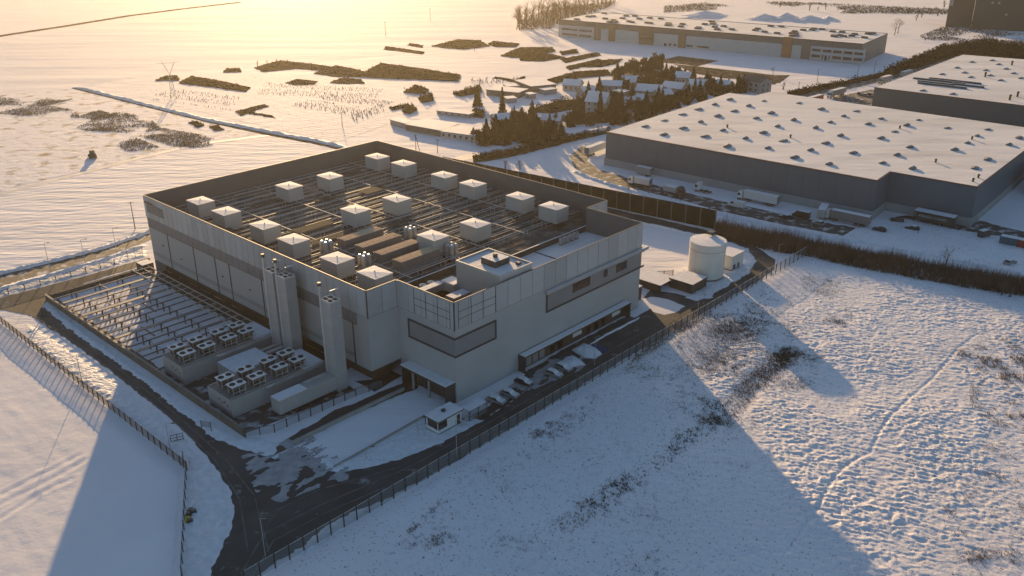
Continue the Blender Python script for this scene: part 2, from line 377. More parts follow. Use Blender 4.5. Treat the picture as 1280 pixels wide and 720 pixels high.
def dist_line(X, Y, px):
    P = [G(*q) for q in px]; d = np.full(X.shape, 1e9)
    for a, b in zip(P[:-1], P[1:]):
        ax, ay = a.x, a.y; dx, dy = b.x - ax, b.y - ay; t = np.clip(((X - ax) * dx + (Y - ay) * dy) / (dx * dx + dy * dy), 0, 1)
        d = np.minimum(d, np.hypot(X - ax - t * dx, Y - ay - t * dy))
    return d
PATHS = [[(985, 690), (1000, 668), (1015, 650), (1034, 612), (1044, 596), (1062, 580), (1088, 566), (1097, 545), (1112, 522), (1140, 496), (1165, 475), (1188, 448), (1198, 436), (1222, 418)]]
DITCH = [(700, 660), (790, 600), (850, 555), (905, 520), (945, 478), (985, 440)]
def h_right(A, B, X, Y):
    rough = np.clip((-B - 22) / 12, 0.2, 1.0) * np.clip(0.5 + 0.7 * fbm(X * 0.03, Y * 0.03, 2), 0.45, 1.1)
    # tussocks: drawn out across the slope of the sun
    a = R_(78); xr = X * math.cos(a) + Y * math.sin(a); yr = -X * math.sin(a) + Y * math.cos(a)
    wx = 1.2 * fbm(X * 0.3, Y * 0.3, 2); t = 0.7 * fbm(xr * 1.9 + wx, yr * 0.85 + 2 * wx, 3) + 0.3 * fbm(xr * 0.5 + 31, yr * 0.3, 2); rd = 1 - np.abs(2 * fbm(xr * 1.15 + 1.5 * wx + 7, yr * 0.50 + wx, 3) - 1); rd2 = 1 - np.abs(2 * fbm(xr * 2.3 + 2 * wx + 27, yr * 1.0 + wx, 2) - 1); pat = np.clip((fbm(X * 0.07 + 5, Y * 0.07, 3) - 0.2) * 2.6, 0.5, 1.3); t2 = fbm(X * 2.2 + 40, Y * 2.2, 2)
    h = (np.clip(t - 0.30, 0, 1) * 0.34 + 0.18 * rd ** 3 + 0.13 * rd2 ** 3 + 0.10 * t2) * rough * pat + 0.25 * fbm(X * 0.05 + 9, Y * 0.05, 2)
    for P in PATHS:
        d = dist_line(X, Y, P); h = h * np.clip(d / 0.45, 0.7, 1)
    d = dist_line(X, Y, DITCH); h = h * np.clip((d - 1) / 3.0, 0.2, 1)
    return h
M_rel = snowmat('snow_tussock', rough=0.5, spec=0.35, coarse=(0.6, 0.10), fine=(2.5, 0.05), patch=((0.20, 0.155, 0.12), 2.2, 0.60, 0.72))
relief('snow_field', -64, 190, -130, -16.6, 0.26, h_right, M_rel)
def h_left(A, B, X, Y):
    h = 0.12 * fbm(X * 0.25, Y * 0.25, 3) + 0.10 * fbm(A * 0.9, B * 0.12, 2) + 0.25 * fbm(X * 0.03, Y * 0.03, 2)
    for P in ([(0, 620), (30, 605), (75, 583), (100, 570)], [(0, 632), (35, 615), (80, 592), (110, 575)], [(0, 650), (50, 618), (90, 600)]):
        d = dist_line(X, Y, P); h = h - 0.10 * np.exp(-(d / 0.45) ** 2) + 0.08 * np.exp(-((d - 0.9) / 0.35) ** 2)
    e = np.where(B < 20, -53.6 + (B - 20) * (15.1 / 26.2) - A, 9.0)
    return np.maximum(h, 0) * np.clip((e - 0.5) / 3.0, 0, 1)
relief('snow_field', -175, -54, -20, 118, 0.7, h_left, snowmat('snow_left', coarse=(0.4, 0.08), fine=(2.0, 0.03)), keep=lambda A, B: (B > 20) | (A < -53.6 + (B - 20) * (15.1 / 26.2)))

# sheets of other ground
ANG = math.atan2(0.68, -0.73)
M_rows = snowmat('snow_furrows', coarse=(0.16, 0.55), fine=(0.6, 0.16), stretch=(R_(-28), 0.30, 1.5), rows=(R_(-30) + math.pi / 2, 4.0, 0.03), patch=((0.30, 0.27, 0.24), 0.25, 0.70, 0.80))
sheet('snow_field', [(-40, 255), (0, 244), (120, 214), (250, 184), (345, 170), (420, 190), (330, 215), (180, 248), (188, 286), (120, 308), (0, 340), (-40, 350)], 0.04, M_rows, 0.5, 4)
M_rows2 = snowmat('snow_drift', rough=0.85, spec=0.10, coarse=(0.02, 1.3), fine=(0.35, 0.18), stretch=(R_(-8), 0.25, 1.5))
sheet('snow_field', [(-260, 60), (0, 52), (150, 30), (300, 12), (420, 2), (640, 2), (640, 60), (560, 62), (420, 75), (300, 82), (200, 92), (95, 108), (0, 115), (-260, 130)], 0.04, M_rows2, 1.0, 12)
M_plot = snowmat('snow_nursery_rows', coarse=(0.15, 0.3), fine=(0.9, 0.10), rows=(R_(60), 3.6, 0.06), patch=((0.27, 0.23, 0.18), 0.35, 0.60, 0.74))
sheet('nursery_field', [(215, 95), (300, 88), (420, 100), (520, 118), (500, 150), (420, 178), (340, 160), (260, 142), (170, 120)], 0.045, M_plot, 0.5, 4)
M_scrub = snowmat('snow_scrub', coarse=(0.25, 0.35), fine=(1.2, 0.16), patch=((0.24, 0.19, 0.13), 0.14, 0.54, 0.70))
sheet('scrub_field', [(-60, 130), (0, 118), (95, 112), (180, 134), (330, 166), (245, 182), (120, 210), (0, 238), (-60, 252)], 0.045, M_scrub, 0.6, 5)

ROADS = [
 ('ring_road', [(376, 688), (456, 640), (548, 588), (625, 543), (712, 491), (800, 438), (870, 397), (935, 359), (968, 337), (968, 325), (950, 312), (931, 303), (893, 290), (757, 259), (640, 231), (560, 215), (560, 222), (640, 238), (757, 268), (890, 297), (909, 301), (933, 311), (944, 325), (936, 341), (905, 358), (885, 372), (872, 375), (858, 370), (846, 367), (812, 362), (803, 372), (803, 388), (792, 405), (740, 440), (700, 468), (632, 505), (605, 526), (553, 553), (501, 575), (455, 587), (424, 591), (405, 588), (400, 640)], M_asph, 0.06),
 ('side_road', [(240, 760), (262, 720), (285, 670), (292, 640), (290, 618), (275, 592), (240, 548), (195, 508), (100, 435), (35, 393), (0, 388), (-30, 392), (-30, 380), (0, 372), (45, 361), (100, 347), (186, 322), (190, 329), (110, 352), (65, 371), (52, 384), (85, 405), (165, 465), (220, 508), (270, 545), (300, 560), (345, 575), (385, 563), (405, 588), (470, 600), (456, 640), (376, 688), (345, 700), (322, 722), (300, 760)], M_asph, 0.055),
 ('parking_lot', [(590, 522), (622, 500), (650, 470), (700, 440), (752, 412), (790, 392), (800, 400), (742, 442), (700, 470), (632, 506), (606, 526)], M_asph, 0.064),
 ('service_ramp', [(336, 562), (352, 553), (420, 513), (505, 478), (530, 470), (520, 486), (432, 522), (360, 562), (342, 570)], M_brown, 0.06),
 ('main_road', [(-40, 354), (0, 344), (60, 329), (130, 311), (200, 288), (260, 262), (262, 268), (200, 296), (130, 321), (60, 341), (0, 359), (-40, 369)], M_asphs, 0.05),
 ('warehouse_road', [(712, 195), (718, 210), (745, 224), (800, 238), (850, 250), (900, 264), (985, 282), (1080, 300), (1140, 312), (1280, 336), (1330, 344), (1330, 330), (1280, 320), (1200, 306), (1130, 293), (1045, 281), (980, 268), (900, 251), (840, 237), (790, 224), (752, 213), (734, 202), (740, 186), (728, 182)], M_asphs, 0.05),
 ('main_road', [(985, 128), (1060, 112), (1115, 99), (1190, 82), (1195, 66), (1120, 86), (1060, 100), (985, 118)], M_asphs, 0.05),
 ('car_park', [(1040, 122), (1090, 112), (1110, 118), (1098, 134), (1050, 130)], M_asphs, 0.06),
 ('lane', [(560, 205), (620, 193), (700, 176), (770, 160), (768, 155), (700, 170), (620, 187), (570, 196)], M_track, 0.05),
 ('bare_plot', [(815, 78), (848, 70), (898, 76), (872, 83), (850, 80)], M_soil, 0.05),
 ('bare_plot', [(842, 80), (880, 84), (935, 90), (985, 96), (975, 104), (940, 100), (905, 98), (868, 92)], M_soil, 0.05),
 ('bare_plot', [(940, 102), (965, 94), (988, 94), (968, 106)], M_soil, 0.055),
]
for nm, px, m, z in ROADS: sheet(nm, px, z, m, 0.5, 0.9)
band('field_track', [(-40, 253), (0, 243), (100, 217), (180, 196), (250, 180), (345, 168)], 3.2, 0.06, M_track)
band('field_track', [(-60, 56), (0, 45), (80, 33), (160, 20), (230, 11), (300, 3)], 9, 0.06, M_soil, 0.9, 5)
band('drain', [(92, 110), (140, 122), (200, 137), (260, 152), (330, 167), (400, 180), (432, 188)], 3.0, 0.06, M_soil, 0.4, 2)
berm('drain_bank', [(92, 108), (140, 120), (200, 135), (260, 150), (332, 164), (400, 177), (436, 185)], 4.0, 0.9, M_bank, step=2.0, seed=3)
berm('road_bank', [(-20, 347), (60, 328), (130, 310), (196, 286)], 2.4, 0.7, M_bank, seed=5)
berm('road_bank', [(-20, 368), (60, 345), (130, 325), (182, 306)], 2.0, 0.6, M_bank, seed=6)
berm('snow_bank', [(735, 432), (760, 418), (795, 400), (800, 396)], 0.8, 0.4, M_bank, seed=12)
berm('snow_bank', [(760, 270), (830, 285), (886, 298)], 1.5, 0.5, M_bank, seed=14)
berm('snow_bank', [(716, 214), (760, 230), (830, 250), (900, 268), (985, 288), (1080, 305), (1200, 328), (1290, 345)], 2.5, 0.7, M_bank, seed=16)
def mound(name, px, h, m=None):
    P = ccw_([(p.x, p.y) for p in densify([Vector((q.x, q.y, 0)) for q in (G(*a) for a in px)], 0.8, 0.3, 3.3)]); cx = sum(p[0] for p in P) / len(P); cy = sum(p[1] for p in P) / len(P); n = len(P); mb = MB(); fr = (1.0, 0.86, 0.62, 0.34, 0.02); hz = (0.0, 0.45, 0.8, 0.95, 1.0)
    for f, z in zip(fr, hz):
        for p in P: x, y = (p[0] - cx) * f, (p[1] - cy) * f; mb.v.append((x, y, 0.05 + h * z * (0.75 + 0.5 * float(vnoise(p[0] * f * 1.1 + 3, p[1] * f * 1.1)))))
    for k in range(4):
        for i in range(n): j = (i + 1) % n; mb._f((k * n + i, k * n + j, (k + 1) * n + j, (k + 1) * n + i), 0)
    return struct(mb.build(name, m or M_bank, loc=(cx, cy, 0.03), smooth=True))
def ccw_(P):
    a = sum(P[i][0] * P[(i + 1) % len(P)][1] - P[(i + 1) % len(P)][0] * P[i][1] for i in range(len(P))); return P if a > 0 else P[::-1]
sheet('snow_island', [(806, 374), (814, 371), (834, 374), (856, 383), (844, 391), (830, 394), (816, 390)], 0.09, M_snowsm, 0.3, 1)
mound('snow_mound', [(700, 455), (706, 447), (716, 445), (728, 452), (732, 457), (716, 459), (704, 463)], 0.9)
mound('snow_mound', [(714, 438), (728, 431), (742, 435), (752, 443), (744, 449), (732, 448)], 1.3)
sheet('parking_bay', [(734, 432), (744, 430), (762, 438), (752, 443), (744, 437)], 0.085, M_blue, 0.2, 1)
sheet('warehouse_yard', [(1108, 272), (1150, 282), (1215, 290), (1280, 300), (1280, 290), (1225, 276), (1150, 268)], 0.055, M_asphs, 0.5, 2)

def lumpy(px, amp, fr=0.9, step=0.4, grow=0.0, fall=1.2, m=None, name='snow_verge', seed=0.0):
    P = [(q.x, q.y) for q in (G(*a) for a in px)]; xs = [p[0] for p in P]; ys = [p[1] for p in P]
    X, Y = np.meshgrid(np.arange(min(xs) - 1, max(xs) + 1, step), np.arange(min(ys) - 1, max(ys) + 1, step), indexing='ij')
    ins = inpoly(X, Y, P); d = np.full(X.shape, 1e9); n = len(P)
    for i in range(n):
        ax, ay = P[i]; bx, by = P[(i + 1) % n]; dx, dy = bx - ax, by - ay; t = np.clip(((X - ax) * dx + (Y - ay) * dy) / (dx * dx + dy * dy + 1e-9), 0, 1); d = np.minimum(d, np.hypot(X - ax - t * dx, Y - ay - t * dy))
    sd = np.where(ins, d, -d) + (fbm(X * 0.7 + seed, Y * 0.7, 3) - 0.5) * 1.8
    Z = 0.02 + amp * (0.25 + 0.9 * np.clip(fbm(X * fr + seed, Y * fr + 3, 3) - 0.2, 0, 1)) * np.clip(sd / fall, -0.4, 1)
    ok = Z > -0.1 if True else ins; ok &= sd > -0.6
    I = np.arange(X.size).reshape(X.shape); F = np.stack([I[:-1, :-1], I[1:, :-1], I[1:, 1:], I[:-1, 1:]], -1).reshape(-1, 4)
    kk = ok.ravel()[F].all(1); F = F[kk]
    if not len(F): return
    V = np.stack([X, Y, Z], -1).reshape(-1, 3); u, inv = np.unique(F, return_inverse=True); V = V[u]; F = inv.reshape(-1, 4); c = V.mean(0); c[2] = 0
    return struct(raw(name, V - c, F, m or M_bank, loc=tuple(c), smooth=True))
lumpy([(234, 556), (262, 584), (280, 606), (289, 628), (287, 655), (272, 690), (262, 722), (228, 722), (230, 650), (233, 600)], 0.55, 0.8, seed=1)
lumpy([(30, 402), (98, 444), (150, 482), (194, 514), (236, 552), (228, 572), (160, 520), (100, 476), (40, 432)], 0.38, 1.0, seed=2)
lumpy([(56, 384), (86, 412), (130, 444), (166, 470), (220, 513), (268, 549), (300, 562), (340, 572), (352, 556), (330, 548), (300, 548), (240, 512), (150, 446), (66, 384)], 0.35, 1.0, seed=3)
lumpy([(366, 690), (398, 664), (436, 642), (476, 628), (486, 624), (440, 655), (380, 696)], 0.75, 0.9, seed=4)
lumpy([(384, 562), (402, 584), (420, 590), (460, 584), (512, 570), (560, 548), (600, 528), (592, 518), (530, 526), (470, 558), (430, 576), (405, 570)], 0.3, 1.1, seed=5)
lumpy([(856, 372), (872, 377), (888, 373), (908, 359), (936, 343), (946, 326), (934, 310), (918, 318), (920, 335), (895, 352), (874, 362)], 0.5, 0.9, seed=6)
lumpy([(0, 372), (40, 360), (95, 346), (182, 320), (182, 312), (90, 334), (0, 358)], 0.45, 0.8, seed=7)
M_dirty = mat('dirty_snow', (0.36, 0.36, 0.37), 0.85, 0.25, 0.6, world_tex=True, bump=0.8, bscale=2.5, bdist=0.15, spec=0.1)
def crust(px, seed, thr=0.47, amp=0.9):
    P = [(q.x, q.y) for q in (G(*a) for a in px)]; xs = [p[0] for p in P]; ys = [p[1] for p in P]; st = 0.16
    X, Y = np.meshgrid(np.arange(min(xs) - 1, max(xs) + 1, st), np.arange(min(ys) - 1, max(ys) + 1, st), indexing='ij'); n = len(P); d = np.full(X.shape, 1e9)
    for i in range(n):
        ax, ay = P[i]; bx, by = P[(i + 1) % n]; dx, dy = bx - ax, by - ay; t = np.clip(((X - ax) * dx + (Y - ay) * dy) / (dx * dx + dy * dy + 1e-9), 0, 1); d = np.minimum(d, np.hypot(X - ax - t * dx, Y - ay - t * dy))
    sd = np.where(inpoly(X, Y, P), d, -d); c_, s_ = math.cos(TH), math.sin(TH); a_ = X * c_ + Y * s_; b_ = -X * s_ + Y * c_
    Z = 0.07 + amp * (fbm(a_ * 0.35 + seed, b_ * 0.75, 4) - thr + np.clip(sd * 0.06 - 0.06, -0.2, 0.06)) * 0.35
    ok = (Z > 0.066) & (sd > -1.2); I = np.arange(X.size).reshape(X.shape); F = np.stack([I[:-1, :-1], I[1:, :-1], I[1:, 1:], I[:-1, 1:]], -1).reshape(-1, 4); F = F[ok.ravel()[F].all(1)]
    V = np.stack([X, Y, np.minimum(Z, 0.16)], -1).reshape(-1, 3); u, inv = np.unique(F, return_inverse=True); V = V[u]; F = inv.reshape(-1, 4); c = V.mean(0); c[2] = 0
    return struct(raw('snow_crust', V - c, F, M_dirty, loc=tuple(c), smooth=True))
crust([(308, 572), (345, 557), (392, 558), (412, 582), (430, 597), (398, 606), (375, 614), (352, 624), (326, 612)], 3.0, 0.45)
crust([(345, 556), (385, 548), (430, 585), (405, 592), (380, 572)], 8.0, 0.50)
crust([(600, 520), (640, 496), (700, 468), (720, 458), (690, 450), (650, 476), (612, 500)], 11.0, 0.48)
crust([(672, 470), (700, 452), (740, 440), (720, 462), (690, 474)], 14.0, 0.46)
lumpy([(762, 252), (830, 268), (892, 284), (935, 300), (966, 318), (970, 312), (930, 294), (890, 279), (830, 263), (765, 247)], 0.7, 0.7, 0.5, seed=8)
M_tyretrack = mat('tyre_track', (0.13, 0.13, 0.128), 0.9, 0.4, 0.5, world_tex=True, spec=0.1)
for k, px in enumerate(([(300, 720), (330, 668), (400, 632), (520, 580), (640, 512), (760, 440), (860, 384)], [(316, 720), (342, 676), (410, 640), (530, 588), (650, 520), (768, 447), (866, 391)], [(310, 690), (300, 625), (268, 574), (205, 515), (110, 440), (50, 397)], [(336, 690), (318, 620), (280, 572), (214, 513), (122, 440), (62, 397)], [(330, 660), (350, 636), (400, 612), (500, 584)])):
    band('tyre_track', px, 0.32, 0.068 + 0.003 * k, M_tyretrack, 0.12, 1.2)
# ------------------------------------------------------------------ haze
hz = MB().box(-3300, 3300, -1300, 6100, -1.6, 112).build('haze', mat('haze_unused', (1, 1, 1)))
hm = bpy.data.materials.new('haze'); hm.use_nodes = True; hn = hm.node_tree.nodes; hn.remove(hn['Principled BSDF'])
pv = hn.new('ShaderNodeVolumePrincipled'); pv.inputs['Color'].default_value = (0.97, 0.90, 0.76, 1); pv.inputs['Density'].default_value = 0.000062; pv.inputs['Anisotropy'].default_value = 0.70
hm.node_tree.links.new(pv.outputs[0], hn['Material Output'].inputs['Volume']); hz.data.materials.clear(); hz.data.materials.append(hm)
tag(hz, 'thin golden winter haze over the snowy fields', 'haze', kind='stuff')

# ================================================================== DATA CENTRE
ZP, ZB, ZD = 24.0, 17.8, 17.2           # parapet top, parapet bottom, roof deck
PLAN = [(-8.5, 18.2), (0, 18.2), (0, 0), (67.5, 0), (67.5, 18.3), (76.4, 18.3), (76.4, 118.5), (-8.5, 118.5)]
dc = thing('data_center', 'large pale grey data centre with snow-free caged roof behind a tall panelled parapet', 'building', tuple(W(0, 0)), TH)
mb = MB()
for (a, b, z0) in [((-8.5, 18.2), (0, 18.2), 4.5), ((0, 18.2), (0, 0), 0), ((0, 0), (67.5, 0), 0), ((67.5, 0), (67.5, 18.3), 0), ((67.5, 18.3), (76.4, 18.3), 0), ((76.4, 18.3), (76.4, 118.5), 0), ((76.4, 118.5), (-8.5, 118.5), 0), ((-8.5, 118.5), (-8.5, 18.2), 4.5)]:
    mb.poly([(a[0], a[1], z0), (b[0], b[1], z0), (b[0], b[1], ZB), (a[0], a[1], ZB)], 1 if a[0] == -8.5 and b[0] == -8.5 else 0)
mb.poly([(-8.5, 18.2, 4.5), (-8.5, 118.5, 4.5), (0.5, 118.5, 4.5), (0.5, 18.2, 4.5)], 2)
mb.build('wall', [M_wall, M_wallL, M_dark], dc)
MB().prism([(-5.6, 21.5), (0.2, 21.5), (0.2, 118.2), (-5.6, 118.2)], -0.2, 4.45, 0, cap=False).build('plinth', M_brown, dc)
# parapet: separate cladding panels with open joints on a dark backing
def wallrun(mb, a, b, z0, z1, pitch, proud, off=0.0, tone=None):
    ax, ay = a; bx, by = b; ln = math.hypot(bx - ax, by - ay); dx, dy = (bx - ax) / ln, (by - ay) / ln; nx, ny = dy, -dx
    k = 0; s = -off
    while s < ln - 0.05:
        s0 = max(0, s) + 0.07; s1 = min(ln, s + pitch) - 0.07
        if s1 - s0 > 0.2:
            P = [(ax + dx * q + nx * w, ay + dy * q + ny * w) for q, w in ((s0, proud), (s1, proud), (s1, 0), (s0, 0))]
            mb.prism(P, z0, z1, rnd.randrange(3) if tone is None else tone, bot=True)
        s += pitch; k += 1
backing = MB(); panels = MB(); inner = MB()
N = len(PLAN)
for i in range(N):
    a, b = PLAN[i], PLAN[(i + 1) % N]; ln = math.hypot(b[0] - a[0], b[1] - a[1]); dx, dy = (b[0] - a[0]) / ln, (b[1] - a[1]) / ln; nx, ny = dy, -dx
    q = lambda s, w: (a[0] + dx * s + nx * w, a[1] + dy * s + ny * w)
    backing.prism([q(0, 0.12), q(ln, 0.12), q(ln, 0.0), q(0, 0.0)], ZB - 0.15, ZP - 0.06)
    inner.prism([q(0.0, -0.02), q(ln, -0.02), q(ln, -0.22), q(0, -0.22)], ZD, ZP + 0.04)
    wallrun(panels, q(0, 0.125), q(ln, 0.125), ZB, ZP, 2.7 if i == 7 else 4.05, 0.14)
    # light metal coping
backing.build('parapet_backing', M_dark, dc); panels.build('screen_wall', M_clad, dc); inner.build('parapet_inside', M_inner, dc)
cop = MB()
for i in range(N):
    a, b = PLAN[i], PLAN[(i + 1) % N]; ln = math.hypot(b[0] - a[0], b[1] - a[1]); dx, dy = (b[0] - a[0]) / ln, (b[1] - a[1]) / ln; nx, ny = dy, -dx
    P = [(a[0] + dx * s + nx * w, a[1] + dy * s + ny * w) for s, w in ((0.3, 0.14), (ln - 0.3, 0.14), (ln - 0.3, -0.10), (0.3, -0.10))]
    cop.prism(P, ZP + 0.045, ZP + 0.14, bot=True)
cop.build('coping', M_louv, dc)
# rails of the tiled corner panels
mb = MB()
for z in (19.9, 21.6):
    mb.box(-0.33, -0.275, 0.9, 12.2, z, z + 0.09); mb.box(0.9, 12.2, -0.33, -0.275, z, z + 0.09)
for k in range(4):
    s = 0.9 + k * 3.77
    mb.box(-0.335, -0.28, s, s + 0.12, ZB, ZP); mb.box(s, s + 0.12, -0.335, -0.28, ZB, ZP)
mb.build('panel_rails', M_dark, dc)
# long left side: louvred band, dark joints, grey stripe
mb = MB(); x = 22.2
while x < 118.2:
    w = 2.0 + rnd.random() * 1.2; mb.box(-8.66, -8.5, x, min(118.3, x + w - 0.06), 14.9, 17.72, 0); x += w
mb.build('louvre_band', M_band, dc)
mb = MB()
for v in (107.7, 93.5, 82.3, 75.3, 60.2, 23.8): mb.box(-8.6, -8.5, v - 0.18, v + 0.18, 4.5, 14.85)
mb.box(-8.68, -8.5, 22.2, 118.4, 14.75, 14.9)
mb.build('wall_joint', M_dark, dc)
mb = MB()
for a, b in ((24.0, 60.0), (60.4, 75.1), (75.5, 82.1), (82.5, 93.3), (93.7, 107.5), (107.9, 118.4)): mb.box(-8.56, -8.5, a, b, 6.1, 7.2)
mb.build('wall_stripe', M_stripe, dc)
mb = MB()
for v, z in ((111, 10.5), (101, 9), (79, 10), (66, 10), (58, 11)): mb.box(-8.75, -8.5, v, v + 0.35, z, z + 0.3)
mb.build('wall_lamp', M_dark, dc)
sg = MB().box(-8.95, -8.8, 107.6, 116.6, 19.6, 22.2).build('sign_panel', M_louv, dc)
MB().box(-9.0, -8.951, 112.4, 117.6, 22.25, 22.7).build('red_stripe', M_trim, sg)
# corner window band and long front band
def ring(mb, pts_outer, *a): pass
f = MB(); t = 0.45
f.box(-0.16, 0, -0.16, 14.95, 15.35, 15.35 + t); f.box(-0.16, 0, -0.16, 14.95, 11.1, 11.1 + t); f.box(-0.16, 0, 14.5, 14.95, 11.55, 15.35)
f.box(0, 12.6, -0.16, 0, 15.35, 15.35 + t); f.box(0, 12.6, -0.16, 0, 11.1, 11.1 + t); f.box(12.15, 12.6, -0.16, 0, 11.55, 15.35)
wf = f.build('window_frame', M_dark, dc)
MB().box(-0.06, -0.003, -0.06, 14.5, 11.55, 15.35).box(-0.003, 12.15, -0.06, -0.003, 11.55, 15.35).build('window', M_inwin, dc)
f = MB(); f.box(29.4, 69.0, -0.2, 0, 15.9, 16.3); f.box(29.4, 69.0, -0.2, 0, 11.55, 12.0); f.box(29.4, 29.85, -0.2, 0, 12.0, 15.9)
f.box(67.5, 69.0, 0, 3, 15.9, 16.3).box(67.5, 68.0, 0, 3, 11.55, 12.0)
f.build('window_frame', M_dark, dc)
MB().box(29.85, 67.7, -0.08, -0.003, 12.0, 15.9).build('window_band', M_inwin, dc)
for u0, u1, z0, z1 in ((39.1, 46.0, 13.5, 15.85), (51.5, 53.0, 13.7, 15.75), (56.6, 61.2, 13.4, 15.6)):
    w = MB().box(u0, u1, -0.13, -0.085, z0, z1).build('window', M_glass, dc)
    g = MB(); n = max(1, int((u1 - u0) / 1.6))
    for k in range(1, n): g.box(u0 + (u1 - u0) * k / n - 0.04, u0 + (u1 - u0) * k / n + 0.04, -0.15, -0.135, z0, z1)
    if n > 1: g.build('mullion', M_dark, w)
MB().box(29.0, 69.6, -0.95, -0.30, 16.5, 17.3, 0, 1).box(67.8, 69.6, -0.3, 2.5, 16.5, 17.3, 0, 1).build('cornice', [M_clad[1], M_snowcap], dc)
# entrance canopies
c1 = MB(); c1.box(-2.9, -0.01, 0.3, 15.2, 4.55, 5.0, 0).build('canopy_roof', M_dark, dc)
MB().box(-2.85, -0.05, 0.35, 15.15, 5.0, 5.16).build('canopy_snow', M_snowcap, dc)
MB().box(-2.85, -0.02, 0.35, 0.65, 0, 4.54).build('canopy_wall', M_dark, dc); MB().box(-2.6, -0.02, 14.7, 15.0, 0, 4.54).build('canopy_wall', M_dark, dc)
MB().box(-0.3, -0.02, 0.7, 14.6, 0, 4.54).build('entrance', M_brown, dc)
mb = MB()
for v in (6.0, 11.2): mb.box(-2.6, -2.2, v, v + 0.4, 0, 4.54)
mb.build('canopy_column', M_conc, dc)
for v in (2.2, 8.0, 12.6): MB().box(-0.36, -0.305, v, v + 1.6, 0.05, 2.6).build('door', M_glass, dc)
MB().box(19.8, 61.2, -2.2, -0.01, 3.95, 4.3).build('canopy_roof', M_dark, dc)
MB().box(19.85, 61.15, -2.15, -0.4, 4.3, 4.46).build('canopy_snow', M_snowcap, dc)
MB().box(19.8, 20.1, -2.1, -0.02, 0, 3.94).build('canopy_wall', M_dark, dc); MB().box(60.8, 61.1, -2.1, -0.02, 0, 3.94).build('canopy_wall', M_dark, dc)
MB().box(20.1, 60.8, -0.25, -0.02, 0, 3.94).build('entrance', M_brown, dc)
for u in (22.3, 24.6, 27.0): MB().box(u, u + 1.8, -0.33, -0.26, 0.4, 3.2).build('shopfront', M_plasterg, dc)
for u in (39.5, 55.5): MB().box(u, u + 3.4, -0.36, -0.26, 1.4, 3.4).build('notice_panel', M_white, dc)
for u in (31, 34, 45, 48, 51): MB().box(u, u + 1.5, -0.33, -0.26, 0.1, 2.7).build('door', M_glass, dc)
MB().box(70.2, 73.0, 10.0, 14.0, 0, 5.5, 0, 1).build('side_annex', [M_dark, M_snowcap], dc)
# roofs
MB().poly([(-8.3, 18.4, ZD), (76.2, 18.4, ZD), (76.2, 118.3, ZD), (-8.3, 118.3, ZD)]).build('roof_deck', M_deck, dc)
MB().poly([(25.2, 0.2, ZD + 0.1), (67.3, 0.2, ZD + 0.1), (67.3, 18.38, ZD + 0.1), (25.2, 18.38, ZD + 0.1)]).build('snow_roof', M_snowroof, dc)
MB().poly([(0.2, 0.2, ZD - 1.2), (25.0, 0.2, ZD - 1.2), (25.0, 18.38, ZD - 1.2), (0.2, 18.38, ZD - 1.2)]).build('corner_deck', M_steeld, dc)
MB().box(25.0, 75.9, 18.5, 18.9, ZD, 18.75, 0, 1).box(1.0, 24.5, 24.2, 24.6, ZD, 18.9, 0, 1).build('divider_wall', [M_steeld, M_snowcap], dc)
MB().box(46.0, 46.25, 0.3, 18.3, ZD + 0.1, ZD + 0.28).box(25.4, 67.0, 9.5, 9.6, ZD + 0.1, ZD + 0.17).build('roof_seam', M_steeld, dc)
# penthouse
ph = MB(); ph.box(14.4, 25.0, 0.5, 14.2, 16.0, 24.9, 0)
ph.build('penthouse', [M_wall], dc)
MB().box(14.3, 25.1, 0.4, 0.75, 24.9, 25.5).box(14.3, 25.1, 13.95, 14.3, 24.9, 25.5).box(14.3, 14.65, 0.75, 13.95, 24.9, 25.5).box(24.75, 25.1, 0.75, 13.95, 24.9, 25.5).build('penthouse_parapet', M_unit, dc)
MB().poly([(14.65, 0.75, 25.0), (24.75, 0.75, 25.0), (24.75, 13.95, 25.0), (14.65, 13.95, 25.0)]).build('penthouse_snow', M_snowroof, dc)
MB().box(17.8, 22.4, 5.0, 9.6, 25.0, 26.5, 0, 1).build('roof_hatch', [M_dark, M_snowcap], dc)
MB().cyl(20.0, 7.2, 26.5, 27.4, 0.55, n=14).build('roof_vent', M_dark, dc)
MB().box(22.6, 23.4, 2.4, 3.4, 25.0, 25.6).build('roof_vent', M_dark, dc)

sheet('yard_paving', [(-11.2, 30), (-5.7, 30), (-5.7, 119), (-11.2, 119)], 0.06, M_brown, 0.3, 1.5, local=True)
sheet('yard_paving', [(-38.0, 23.5), (-11.3, 20.5), (-11.3, 63), (-38.0, 63)], 0.055, M_asphs, 0.4, 1.5, local=True)
sheet('yard_paving', [(-38.3, 63.1), (-36.2, 63.1), (-36.0, 121), (-38.3, 121)], 0.057, M_brown, 0.3, 1.5, local=True)
sheet('yard_paving', [(-9, 17), (0.0, 18), (-0.2, 21.4), (-5.5, 21.4), (-9, 24)], 0.064, M_brown, 0.2, 1.5, local=True)
